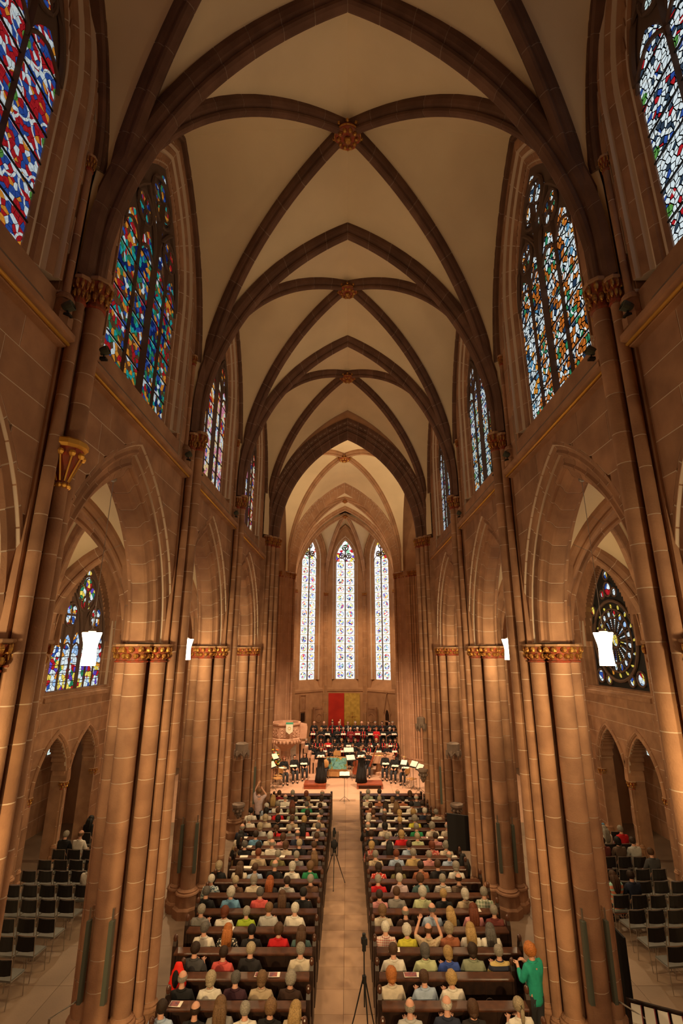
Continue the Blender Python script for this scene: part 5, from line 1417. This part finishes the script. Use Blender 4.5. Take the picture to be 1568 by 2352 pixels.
def sitter(px, y, hair, hs, label, kind='lap', rz=pi, chair=True, skirt=False, sc=.98, sleeve='long', top='black'):
    x = xat(px, y, 1.0); person((x, y, 0), rz, hair, hs, top, kind, True, sc, label, 'seated soloists and players', sleeve)
    if chair: wood_chair((x, y, 0), rz, 'light wooden chair under the ' + label.split(',')[0])
S_ = [(652, 27.9, 'auburn', 'bob', 'auburn-haired woman in a black dress seated at far left', .35), (676, 28.3, 'dark brown', 'short', 'dark-haired man seated second from left with a score', .25), (699, 28.8, 'brown', 'short', 'bearded man seated beside the left standing singer', .15),
      (884, 28.8, 'dark brown', 'short', 'dark-haired man seated beside the right standing singer', -.15), (905, 28.3, 'brown', 'short', 'man seated second from right with crossed hands', -.25), (928, 27.9, 'blonde', 'bob', 'blonde woman in black seated at far right', -.35)]
for px, y, h_, hs, lab, a in S_:
    sitter(px, y, h_, hs, lab, 'lap', pi + a)
    score((xat(px, y, .8) + .0, y - .32, .76), a, 1.45, 'open white score on the lap of the ' + ' '.join(lab.split()[:3]) + ' ' + ('left side' if px < 790 else 'right side'), .36)
for px in (636, 641): wood_chair((xat(px, 27.0 + (px-636)*.12, .4), 27.0 + (px-636)*.12, 0), 2.4, 'empty light wooden chair at the left chancel edge, ' + ('front' if px == 636 else 'rear') + ' of two')
wood_chair((xat(944, 26.9, .4), 26.9, 0), -2.4, 'dark empty chair behind the right music stands')
# painted chest organ
t = empty('chest_organ', (xat(774, 29.2, .5), 29.2, 0), -.06); tag(t, 'chest organ with a painted blue green lid panel and orange wood base', 'organ')
MB().box(-.56, .56, -.28, .28, .08, .42).build('case', LTWOOD, t)
paint = bpy.data.materials.new('painted_landscape'); tt = nt(paint); out = N(tt, 'ShaderNodeOutputMaterial'); bb = N(tt, 'ShaderNodeBsdfPrincipled'); L(tt, bb.outputs[0], out.inputs[0])
tc = N(tt, 'ShaderNodeTexCoord'); nz = N(tt, 'ShaderNodeTexNoise'); nz.inputs['Scale'].default_value = 5; nz.inputs['Detail'].default_value = 4; L(tt, tc.outputs['Object'], nz.inputs['Vector'])
rp = N(tt, 'ShaderNodeValToRGB'); e = rp.color_ramp.elements; e[0].position = .36; e[0].color = (.06, .22, .22, 1); e[1].position = .64; e[1].color = (.50, .34, .10, 1); q = e.new(.48); q.color = (.16, .42, .46, 1); q = e.new(.56); q.color = (.10, .25, .10, 1)
L(tt, nz.outputs['Fac'], rp.inputs[0]); L(tt, rp.outputs[0], bb.inputs['Base Color']); bb.inputs['Roughness'].default_value = .5
fr = MB().box(-.58, .58, -.31, -.28, .40, 1.06).build('lid_frame', LTWOOD, t); MB().box(-.53, .53, -.322, -.305, .45, 1.01).build('painting', paint, fr)
MB().box(-.2, .2, -.1, .02, 1.06, 1.30).build('book_rest', LTWOOD, t)
for q in (-.5, .5): MB().box(q-.05, q+.05, -.25, .25, 0, .08).build('castor_foot', BLACKM, t)
# players behind
sitter(771, 30.2, 'dark brown', 'short', 'organist seated behind the painted chest organ', 'hold', pi)
sitter(750, 29.0, 'brown', 'short', 'lute player seated between the left singer and the chest organ', 'bow', pi - .3)
sitter(819, 29.3, 'brown', 'short', 'cellist seated behind the right standing singer', 'bow', pi + .2)
sitter(846, 29.4, 'dark brown', 'short', 'bassoonist in black right of the right standing singer', 'hold', pi - .2)
t = empty('lute', (xat(748, 28.6, .8), 28.62, .78), 0); tag(t, 'long-necked lute held by the seated lute player', 'lute')
MB().ball((0, 0, 0), .17, 14, 10, (1, .5, 1.25)).build('bowl', LTWOOD, t, True); MB().tube([(.05, -.02, .12), (.62, .05, .85)], .02, 8).build('neck', WOOD, t); MB().box(.58, .70, .02, .07, .82, .96).build('pegbox', WOOD, t)
t = empty('cello', (xat(817, 28.8, .4), 28.82, .08), 0); tag(t, 'reddish brown cello held upright beside the right singer', 'cello')
m = MB(); P = [(0, .12), (.17, .16), (.20, .30), (.12, .46), (.11, .52), (.17, .66), (.12, .80), (0, .83)]; P = P + [(-a, b) for a, b in reversed(P[1:-1])]
m.prism(P, -.05, .05, lambda a, b, z: (a, z, b)); m.build('cello_body', REDWOOD, t); MB().box(-.018, .018, -.07, -.04, .55, 1.22).build('neck', WOOD, t); MB().ball((0, -.055, 1.25), .03, 8, 6).build('scroll', WOOD, t); MB().tube([(0, 0, .12), (0, 0, -.06)], .008, 6).build('end_pin', STEEL, t)
t = empty('bassoon', (xat(850, 29.0, .9), 29.05, .45), 0); tag(t, 'bassoon rising diagonally before the players at right', 'bassoon')
MB().tube([(-.1, 0, 0), (.42, .1, 1.15)], [.035, .025], 10).build('long_joint', REDWOOD, t); MB().tube([(-.04, -.04, 0), (.22, .02, .62)], .025, 8).build('wing_joint', REDWOOD, t); MB().tube([(.42, .1, 1.15), (.44, .1, 1.2)], .035, 10).build('bell_ring', PAPER, t)
# baptismal font / stone altar table on the right
t = empty('font', (xat(874, 29.8, .5), 29.9, 0)); tag(t, 'carved pale stone font with a wide square bowl behind the seated men', 'font')
MB().lathe([(.42, 0), (.42, .1), (.28, .2), (.22, .55), (.3, .62)], 8).build('pedestal', PULPIT, t); MB().prism([(-.74, -.5), (.74, -.5), (.80, .5), (-.80, .5)], .62, .98).build('bowl', PULPIT, t); MB().lathe([(.55, .981), (.52, 1.0), (.40, 1.0)], 20, sy=.6).build('basin_lid', GOLD, t)

# ------------------------------------------------------------------ choir on risers
ri = empty('choir_riser', (.35, 32.4, 0)); tag(ri, 'black stepped choir riser under the rows of singers', 'riser')
for k, (ya, yb, z) in enumerate(((-.35, .35, .16), (.35, 1.1, .30), (1.1, 1.9, .48))): MB().box(-2.9, 2.9, ya, yb, 0, z).build('step', BLACK, ri)
RZ = [(31.55, 0, True), (32.35, .16, True), (33.1, .30, False), (33.85, .48, False)]
def cx_(v): return v / 3.92 + 600
CH = [ # (x in photo, hair, style, red scarf?)
 [(380,'brown','short',1),(460,'dark brown','bob',0),(570,'red','bob',1),(637,'brown','bob',0),(730,'auburn','bob',1),(822,'light brown','bob',0),(912,'brown','bob',1),(972,'brown','bob',1),(1055,'light brown','bob',0),(1130,'grey blonde','bob',0),(1195,'brown','long',1)],
 [(405,'grey','short',0),(478,'dark brown','bob',1),(537,'auburn','bob',1),(602,'light brown','long',2),(660,'dark brown','bob',0),(722,'blonde','bob',0),(785,'brown','bob',0),(845,'light brown','bob',0),(912,'brown','bob',0),(978,'brown','bob',1),(1035,'blonde','curly',0),(1098,'brown','bob',1),(1160,'dark brown','long',1),(1228,'brown','bob',1)],
 [(467,'brown','short',1),(538,'blonde','long',0),(597,'auburn','bob',0),(680,'grey','bald',0),(738,'grey','short',1),(802,'grey','bald',3),(865,'white','short',3),(920,'brown','bob',1),(980,'brown','bob',0),(1035,'red','bob',2),(1095,'dark brown','bob',0),(1155,'white','bob',0),(1215,'brown','short',0)],
 [(475,'grey','bald',0),(563,'grey','bald',0),(640,'black','short',1),(700,'brown','bald',1),(778,'light brown','short',4),(845,'grey','short',0),(903,'white','bald',0),(962,'light brown','short',1),(1025,'grey','short',0),(1087,'dark brown','short',1),(1150,'black','short',0),(1222,'grey','short',0)]]
m = MB(); m.tube([(-.07, .115, .62), (-.085, .11, .80), (-.075, .03, 1.015), (0, -.06, 1.06), (.075, .03, 1.015), (.085, .11, .80), (.06, .12, .60)], [.03, .035, .03, .028, .03, .035, .03], 7); SCARF_S = m.data('scarf', PAINT, True)
m = MB(); m.tube([(-.07, .115, 1.04), (-.085, .11, 1.22), (-.075, .03, 1.435), (0, -.06, 1.48), (.075, .03, 1.435), (.085, .11, 1.22), (.06, .12, 1.02)], [.03, .035, .03, .028, .03, .035, .03], 7); SCARF_T = m.data('scarf', PAINT, True)
MB_T = MB().prism([(-.02, 1.43), (.02, 1.43), (.035, 1.05), (0, 1.0), (-.035, 1.05)], .115, .135, lambda a, b, z: (a, z, b)).data('tie', PAINT)
for ri_, row in enumerate(CH):
    y, z, seated = RZ[ri_]
    hz = z + (1.18 if seated else 1.58)
    for j, (v, hair, hs, acc) in enumerate(row):
        px = cx_(v); yy = y + R_.uniform(-.05, .05); x = xat(px, yy, hz); x = max(-2.75, min(2.9, x))
        top = 'black' if acc < 2 else {2: 'red', 3: 'dark red', 4: 'black'}[acc]
        lab = '%s%s-haired choir singer in %s, %s from left in %s row' % (HN[hs], hair, 'red scarf' if acc == 1 and ri_ < 3 else ('red tie' if acc == 1 else (top if acc != 4 else 'white shirt')), ORD[j], ('front', 'second', 'third', 'back')[ri_])
        sc = .96 if ri_ < 3 else 1.0
        t = person((x, yy, z), pi + R_.uniform(-.2, .2), hair, hs, top, 'hold', seated, sc, lab, 'choir singers on the risers', 'short' if (ri_ == 2 or R_.random() < .3) and hs in ('bob', 'long') else 'long')
        if acc == 1 and ri_ < 3: s_ = obj('scarf', SCARF_S if seated else SCARF_T, t); s_.color = (.60, .02, .02, 1)
        if acc in (1, 4) and ri_ == 3: s_ = obj('tie', MB_T, t); s_.color = (.55, .02, .02, 1) if acc == 1 else (.7, .68, .62, 1)
        if (ri_ in (0, 2) and j % 2 == 0) or ri_ == 1 and j % 3 == 0:
            score((x, yy - .34, hz - .34), 0, 1.25, 'open score held by singer %s from left in the %s choir row' % (ORD[j], ('front', 'second', 'third', 'back')[ri_]), .30, hh=.2)

# ------------------------------------------------------------------ pulpit
px_, py_ = -3.45, 29.6
t = empty('pulpit', (px_, py_, 0)); tag(t, 'octagonal carved stone pulpit on a round column with stairs, at left', 'pulpit')
MB().lathe([(.42, 0), (.42, .12), (.32, .2), (.27, .3), (.26, 1.25), (.34, 1.36), (.5, 1.5), (.78, 1.72), (.80, 1.80)], 16).build('column', PULPIT, t)
MB().lathe([(.84, 1.80), (.84, 1.9), (.78, 1.94), (.78, 2.55), (.86, 2.62), (.86, 2.70), (.74, 2.70), (.72, 2.0)], 8, a0=pi/8).build('tub', PULPIT, t)
for k in range(8):
    a = k*pi/4 + pi/4; r = .735
    m = MB(); m.box(-.24, .24, -.015, .02, 2.0, 2.5)
    for q in (-.12, .12):
        m.tube([(q + .09*cos(b), -.02, 2.3 + .09*sin(b)) for b in [2*pi*i/10 for i in range(10)]], .018, 5, True)
        m.tube([(q + .09*cos(b), -.02, 2.12 + .06*sin(b)) for b in [2*pi*i/10 for i in range(10)]], .014, 5, True)
    m.build('carved_panel', PULPIT, t, loc=(r*cos(a), r*sin(a), 0), rz=a + pi/2)
    m = MB()
    for q in range(3): m.ball(((.80)*cos(a + (q-1)*.25), .80*sin(a + (q-1)*.25), 1.74), .06, 7, 5, (1, 1, 1.6))
    m.build('hanging_tracery', PULPIT, t)
for k in range(7): MB().box(.55 + k*.19, .80 + k*.19, .35, 1.2, 0, 1.75 - k*.24).build('stair_step', PULPIT, t)
MB().prism([(.7, 1.85), (1.15, 1.85), (1.2, 2.45), (1.15, 2.62), (.7, 2.7)], -.1, -.02, lambda a, b, z: (a, z, b)).build('stair_parapet', PULPIT, t)
o = MB().prism([(-.19, .0), (.19, 0), (.19, -.42), (0, -.56), (-.19, -.42)], -.01, .01, lambda a, b, z: (a, z, b)).build('pulpit_cloth', PAINT, None, loc=(px_ + .28, py_ - .90, 2.76)); o.color = (.62, .62, .48, 1); tag(o, 'pointed white cloth with green top band hanging over the pulpit edge', 'cloth')
g_ = MB().box(-.2, .2, -.014, .014, -.05, .015).box(-.2, .2, 0, .2, .0, .015).build('green_band', PAINT, o); g_.color = (.04, .28, .18, 1)
g_ = MB().tube([(.07*cos(a), -.013, -.26 + .07*sin(a)) for a in [2*pi*i/12 for i in range(12)]], .008, 5, True).build('embroidered_ring', GOLDLINE, o)
# flowers
t = empty('flower_arrangement', (xat(631, 28.3, 1.0), 28.3, 0)); tag(t, 'tall arrangement of orange, yellow and white flowers left of the pulpit', 'flowers')
MB().lathe([(.24, 0), (.22, .05), (.18, .1), (.2, .62), (.24, .66)], 14).build('pedestal', PULPIT, t); 
fm = MB(); rr = random.Random(3)
for k in range(46):
    a, b = rr.uniform(0, 2*pi), rr.uniform(.0, 1); r = .32*sqrt(rr.random())*(1.1 - b*.6); fm.tube([(0, 0, .62), (r*cos(a)*1.2, r*sin(a)*1.2, .68 + b*.75)], [.012, .035], 5); 
fm.build('foliage', GREEN, t)
for k in range(34):
    a, b = rr.uniform(0, 2*pi), rr.uniform(0, 1); r = .36*(1.1 - b*.75)
    m = MB()
    for q in range(5): m.ball((.03*cos(q*1.26), .03*sin(q*1.26), 0), .032, 6, 4, (1, 1, .7))
    o = m.build('flower', PAINT, t, loc=(r*cos(a), r*sin(a), .74 + b*.8)); o.color = [(.75, .22, .02, 1), (.8, .5, .03, 1), (.75, .7, .55, 1), (.7, .08, .03, 1)][k % 4]

# ------------------------------------------------------------------ east end fittings
YB_ = YC + RI - .05
t = obj('coloured_hanging', MB().box(-.62, .62, -.03, 0, .75, 3.3).data('coloured_hanging', REDP), None, loc=(-.90, YB_, 0)); tag(t, 'tall plain red panel on the apse wall, left of the gold one', 'panel')
t = obj('coloured_hanging', MB().box(-.62, .62, -.03, 0, .75, 3.3).data('coloured_hanging', GOLDP), None, loc=(.36, YB_, 0)); tag(t, 'tall gold leaf panel on the apse wall, right of the red one', 'panel')
t = empty('altar', (-.2, 38.6, 0)); tag(t, 'stone altar table hidden behind the choir before the apse panels', 'altar')
MB().box(-1.3, 1.3, -.45, .45, .95, 1.1).build('altar_top', PULPIT, t); MB().box(-.9, .9, -.3, .3, 0, .95).build('altar_block', PULPIT, t)
for px, nm in ((763, 'left'), (781, 'right')):
    t = empty('candle', (xat(px, 38.4, 1.3), 38.4, 1.1)); tag(t, 'tall pale candle before the red panel, %s of two' % nm, 'candle')
    MB().lathe([(.07, 0), (.03, .04), (.03, .1), (.06, .12)], 10).build('candlestick', GOLD, t); MB().lathe([(.04, .12), (.04, .62), (.01, .63)], 10).build('wax', CANDLE, t); MB().tube([(0, 0, .63), (0, 0, .67)], .005, 5).build('wick', BLACK, t)
t = empty('altar_cross', (xat(809, 38.4, 1.6), 38.4, 1.1)); tag(t, 'dark gold standing cross before the gold panel', 'cross')
MB().lathe([(.12, 0), (.05, .05), (.03, .12)], 10).build('foot', GOLD, t); MB().box(-.03, .03, -.02, .02, .1, 1.1).box(-.28, .28, -.02, .02, .74, .80).build('cross_bars', GOLD, t)
o = obj('lectern_page', MB().box(-.22, .22, -.02, 0, 0, .2).data('lectern_page', PAPER), None, loc=(xat(791, 35.0, 1.9), 35.0, 1.9), rot=(-.3, 0, 0)); bpy.data.objects.remove(o)
for an, nm, loc_ in ((pi/4, 'left', -1), (-pi/4, 'right', 1)):
    fx, fy = X0 - RI*sin(an), YC + RI*cos(an)
    def L2(lx, ly): return (fx + lx*cos(an) - ly*sin(an), fy + lx*sin(an) + ly*cos(an))
    sg = 1 if nm == 'left' else -1
    x, y = L2(sg*.78, -.22); t = empty('tomb_slab', (x, y, 0), an); tag(t, 'worn red stone tomb slab leaning on the %s apse wall' % nm, 'tomb slab', 'tomb slabs in the apse')
    MB().box(-.48, .48, -.08, .08, 0, 2.35).build('slab', STONE, t)
    m = MB(); m.tube([(.3*cos(a), -.09, 1.55 + .3*sin(a)) for a in [2*pi*i/18 for i in range(18)]], .025, 5, True); m.tube([(-.38, -.09, .2), (-.38, -.09, 2.2), (.38, -.09, 2.2), (.38, -.09, .2)], .02, 5); m.build('carved_relief', STONE, t)
    x, y = L2(-sg*.62, -.02)
    if nm == 'left':
        t = empty('wall_niche', (x, y, 1.15), an); tag(t, 'square wall niche under a carved panel on the left apse wall', 'niche')
        MB().box(-.30, .30, -.05, 0, .0, .06).box(-.30, -.24, -.05, 0, .06, 2.1).box(.24, .30, -.05, 0, .06, 2.1).box(-.30, .30, -.05, 0, 2.1, 2.16).box(-.24, .24, -.05, 0, .95, 1.02).build('frame', STONE, t)
        MB().box(-.17, .17, -.06, .0, .25, .85).build('opening', WOODD, t); m = MB()
        for q in (-.1, .02, .12): m.tube([(q, -.05, 1.1), (q + .06, -.05, 1.5), (q - .03, -.05, 2.0)], .022, 5)
        m.build('carved_relief', PULPIT, t)
    else:
        t = empty('wall_niche', (x, y, .75), an); tag(t, 'gabled gothic wall niche on the right apse wall', 'niche')
        m = MB(); m.tube([(-.34, -.04, 1.2), (0, -.04, 2.6), (.34, -.04, 1.2)], .035, 6); m.tube([(0, -.04, 2.6), (0, -.04, 2.75)], .06, 6); m.build('gable', STONE, t)
        P = [(-.2, 0), (.2, 0), (.2, 1.1), (.12, 1.35), (0, 1.5), (-.12, 1.35), (-.2, 1.1)]
        MB().prism(P, -.03, .0, lambda a, b, z: (a, z, b)).build('opening', WOODD, t)
        m = MB(); m.tube([(a*1.12, -.04, b*1.02) for a, b in P], .03, 6, True); m.box(-.22, .22, -.12, 0, .62, .70); m.build('frame', PULPIT, t)

# ------------------------------------------------------------------ canopies, consoles, column speakers, screens
def canopy(x, y, z, label, r=.24):
    t = empty('statue_canopy', (x, y, z)); tag(t, label, 'canopy', 'stone canopies on the piers')
    MB().lathe([(r*.9, .02), (r, .0), (r*1.02, .36), (r*.7, .40)], 6).build('canopy_block', SILL, t)
    m = MB()
    for k in range(6):
        a = 2*pi*k/6; m.tube([(r*cos(a), r*sin(a), .14), (r*1.08*cos(a), r*1.08*sin(a), -.02), (r*1.0*cos(a), r*1.0*sin(a), -.16)], [.05, .045, .01], 6)
        a += pi/6; m.tube([(r*.9*cos(a - .4), r*.9*sin(a - .4), -.02), (r*.95*cos(a), r*.95*sin(a), .09), (r*.9*cos(a + .4), r*.9*sin(a + .4), -.02)], .02, 5)
    m.build('pinnacles', SILL, t)
def console(x, y, z, label, r=.24):
    t = empty('statue_console', (x, y, z)); tag(t, label, 'console', 'stone consoles on the piers')
    MB().lathe([(r*.8, -.12), (r, -.07), (r, 0), (r*.95, .01)], 8).build('console_top', SILL, t)
    m = MB(); m.lathe([(.03, -.48), (.08, -.4), (.07, -.3), (r*.75, -.12)], 8)
    for k in range(8): a = 2*pi*k/8; m.ball((r*.7*cos(a), r*.7*sin(a), -.2), .055, 6, 4); m.ball((r*.42*cos(a+.3), r*.42*sin(a+.3), -.32), .045, 6, 4)
    m.build('leaf_carving', SILL, t)
canopy(-3.98, 20.02, 2.85, 'dark stone canopy on the left pier beside the front pews'); console(-3.98, 19.98, 1.2, 'dark stone console on the left pier beside the front pews')
canopy(3.98, 20.02, 2.85, 'dark stone canopy on the right pier beside the front pews'); console(3.98, 19.98, 1.2, 'dark stone console on the right pier above the black screen')
canopy(3.02, 21.6, 3.55, 'small stone canopy on the right chancel pier', .17); console(3.02, 21.6, 2.0, 'small stone console on the right chancel pier beside the music stands', .2)
def column_speaker(x, y, z0, z1, label, w_=.036):
    t = empty('column_speaker', (x, y, z0)); tag(t, label, 'speaker', 'slim wall speakers on the piers'); h = z1 - z0
    MB().box(-w_, w_, -.05, .05, 0, h).build('speaker_case', SPK, t); m = MB()
    m.box(-w_*.8, w_*.8, -.055, -.05, .04, h - .04)
    m.build('grille', SPK, t); MB().tube([(0, 0, h), (0, 0, h + .18)], .018, 6).build('bracket', STEEL, t)
for sx, sn in ((-1, 'left'), (1, 'right')):
    column_speaker(sx*4.02, 9.90, 1.0, 2.15, 'long grey-green column speaker on the nearest full %s pier, nave side' % sn)
    column_speaker(sx*4.42, 9.92, 1.0, 2.15, 'long grey-green column speaker on the nearest full %s pier, aisle side' % sn, .028)
    column_speaker(sx*4.02, 14.80, 1.0, 2.15, 'grey-green column speaker on the middle %s pier, nave side' % sn)
    column_speaker(sx*4.42, 14.82, 1.0, 2.1, 'grey-green column speaker on the middle %s pier, aisle side' % sn, .035)
    column_speaker(sx*3.50, 20.35, 1.1, 2.35, 'grey-green column speaker on the far %s pier beside the front pews' % sn)
t = empty('display_screen', (3.30, 16.35, 0), .12); tag(t, 'large black flat screen on a stand beside the right pews', 'screen')
MB().prism([(-.36, 1.0), (.36, .95), (.36, 1.85), (-.36, 1.95)], -.03, .03, lambda a, b, z: (a, z, b)).build('screen_panel', BLACK, t); MB().box(-.04, .04, .03, .08, .0, 1.5).build('pole', BLACKM, t); MB().box(-.3, .3, -.2, .25, 0, .03).build('foot_plate', BLACKM, t)
t = empty('display_board', (5.05, 10.95, 0), 0); tag(t, 'tall black display board standing beside the right pier', 'display board')
MB().prism([(-.30, .05), (.30, .05), (.30, 1.55), (-.30, 1.55)], -.02, .02, lambda a, b, z: (z, a, b)).build('board', BLACK, t)
for q in (-.25, .25): MB().box(-.2, .2, q - .02, q + .02, 0, .05).build('foot', BLACKM, t)
t = empty('book_rack', (4.92, 9.62, 0), -.45); tag(t, 'rack of upright pale books beside the near right pier, bottom corner', 'rack')
MB().box(-.42, .42, -.28, .28, .80, .84).box(-.42, .42, .26, .30, .84, 1.0).box(.40, .42, -.28, .28, .84, 1.0).build('tray', WOODD, t)
for a in (-.38, .38):
    for b in (-.24, .24): MB().box(a-.03, a+.03, b-.03, b+.03, 0, .8).build('leg', WOODD, t)
for k in range(4):
    c, s_ = cos(-.45), sin(-.45); lx = -.29 + k*.19
    o = empty('book_stack', (4.92 + lx*c, 9.62 + lx*s_, .845), -.45); tag(o, '%s pale book pile from the left in the rack by the right pier' % ORD[k], 'books', 'pale books in the rack')
    MB().box(-.07, .07, -.24, .24, 0, .12).build('pages', PAPER, o); q = MB().box(.07, .085, -.24, .24, 0, .125).build('spine', PAINT, o); q.color = (.22, .02, .03, 1)
# handrails by the pier foot
for sx, sn in ((-1, 'left'), (1, 'right')):
    t = empty('handrail', (sx*4.75, 9.65, 0)); tag(t, 'bent steel handrail at the foot of the near %s pier' % sn, 'handrail')
    MB().tube([(0, 0, 0), (0, 0, .95), (-sx*.25, .3, 1.0), (-sx*.25, .35, .95)], .018, 8).build('rail', STEEL, t)

# ------------------------------------------------------------------ aisle chairs
def chair_proto():
    t = empty('metal_chair'); 
    MB().prism([(-.23, -.20), (-.12, -.235), (0, -.245), (.12, -.235), (.23, -.20), (.23, -.215), (.12, -.255), (0, -.265), (-.12, -.255), (-.23, -.215)], .56, .82).build('backrest', DARKF, t)
    MB().box(-.23, .23, -.19, .23, .43, .465).build('seat', GREY, t)
    for q in (-1, 1):
        MB().tube([(q*.245, -.24, .84), (q*.245, -.19, .44), (q*.25, -.24, .01)], .011, 6).build('leg', STEEL, t)
        MB().tube([(q*.245, -.19, .44), (q*.245, .22, .44), (q*.25, .26, .01)], .011, 6).build('leg', STEEL, t)
    MB().tube([(-.245, -.24, .84), (0, -.27, .845), (.245, -.24, .84)], .009, 6).build('top_rail', STEEL, t)
    return t
CP_ = chair_proto(); used = [False]
def chair(x, y, rz, label, group):
    t = CP_ if not used[0] else copy_tree(CP_); used[0] = True
    t.location = (x, y, 0); t.rotation_euler.z = rz; t.scale = (.86, .9, .97); tag(t, label, 'chair', group)
LC = [(890, [680, 750]), (1020, [485, 600, 712]), (1100, [380, 500, 618, 722]), (1182, [262, 385, 507, 605, 730]), (1290, [140, 250, 385, 515, 640]), (1402, [128, 240, 372, 512]), (1545, [100, 218, 370]), (1680, [90, 232]), (1855, [78])]
RC = [(880, [365, 460]), (975, [420, 545]), (1075, [405, 525, 640]), (1170, [410, 530, 650, 770]), (1262, [405, 500, 628, 760, 892]), (1368, [492, 625, 762, 895]), (1480, [608, 753, 900]), (1612, [750, 902]), (1755, [900])]
CHP_ = []; taken = set()
for ox, rows, sd, rz in ((0, LC, 'left', -.12), (1268, RC, 'right', .12)):
    for i, (cy, xs) in enumerate(rows):
        for j, cxp in enumerate(xs):
            x, y = onz(ox + cxp/3.35, 1650 + cy/3.35, .70)
            x = max(-9.0, x) if sd == 'left' else min(9.0, x)
            if j and abs(x - lastx) < .44: x = lastx + .45
            lastx = x
            CHP_.append((x, y)); chair(x, y, rz, 'dark-backed metal chair, %s row from far end, %s from left, %s aisle' % (ORD[i], ORD[j], sd), 'metal chairs in the %s aisle' % sd)
AP_ = [(0, 520, 905, 'grey', 'short', 'black', 'grey-haired person in black seated in the left aisle chairs'), (0, 615, 890, 'light brown', 'bald', 'white', 'man in a white shirt seated in the left aisle beside the person in black'),
       (0, 655, 1150, 'light brown', 'short', 'white', 'man in a white polo shirt seated alone nearer in the left aisle'), (0, 745, 730, 'black', 'long', 'black', 'dark long-haired person seated farthest in the left aisle'),
       (1268, 355, 760, 'grey', 'short', 'sky blue', 'man in a blue shirt seated farthest in the right aisle'), (1268, 447, 825, 'grey', 'short', 'red', 'grey-haired person in red seated in the right aisle'),
       (1268, 415, 885, 'grey', 'long', 'white', 'long grey-haired person in white seated in the right aisle'), (1268, 530, 860, 'dark brown', 'short', 'light grey', 'dark-haired man in a grey hoodie looking left in the right aisle'),
       (1268, 385, 950, 'dark brown', 'short', 'maroon', 'person in a maroon top seated with papers in the right aisle'), (1268, 535, 950, 'black', 'bob', None, 'black-haired person in a speckled top seated in the right aisle', 'browncheck'),
       (1268, 632, 950, 'brown', 'short', 'dark grey', 'man resting his chin in dark grey at the right end of the right aisle row'), (1268, 492, 1215, 'brown', 'long', None, 'woman in an orange and mint striped top in the right aisle', 'rainbow'),
       (1268, 565, 1225, 'dark brown', 'short', 'navy', 'person in navy leaning beside the striped top in the right aisle')]
for ap_ in AP_:
    ox, cxp, cyp, hair, hs, top, lab = ap_[:7]; pat = ap_[7] if len(ap_) > 7 else None
    x, y = onz(ox + cxp/3.35, 1650 + cyp/3.35, 1.14)
    k = min((i for i in range(len(CHP_)) if i not in taken and (CHP_[i][0] < 0) == (ox == 0)), key=lambda i: hypot(CHP_[i][0] - x, CHP_[i][1] - y))
    taken.add(k); x, y = CHP_[k]; y += .02
    person((x, y, 0), (-.12 if ox == 0 else .12), hair, hs, top, 'lap', True, .95, lab, 'listeners in the side aisles', 'short' if top == 'white' else 'long', pat)
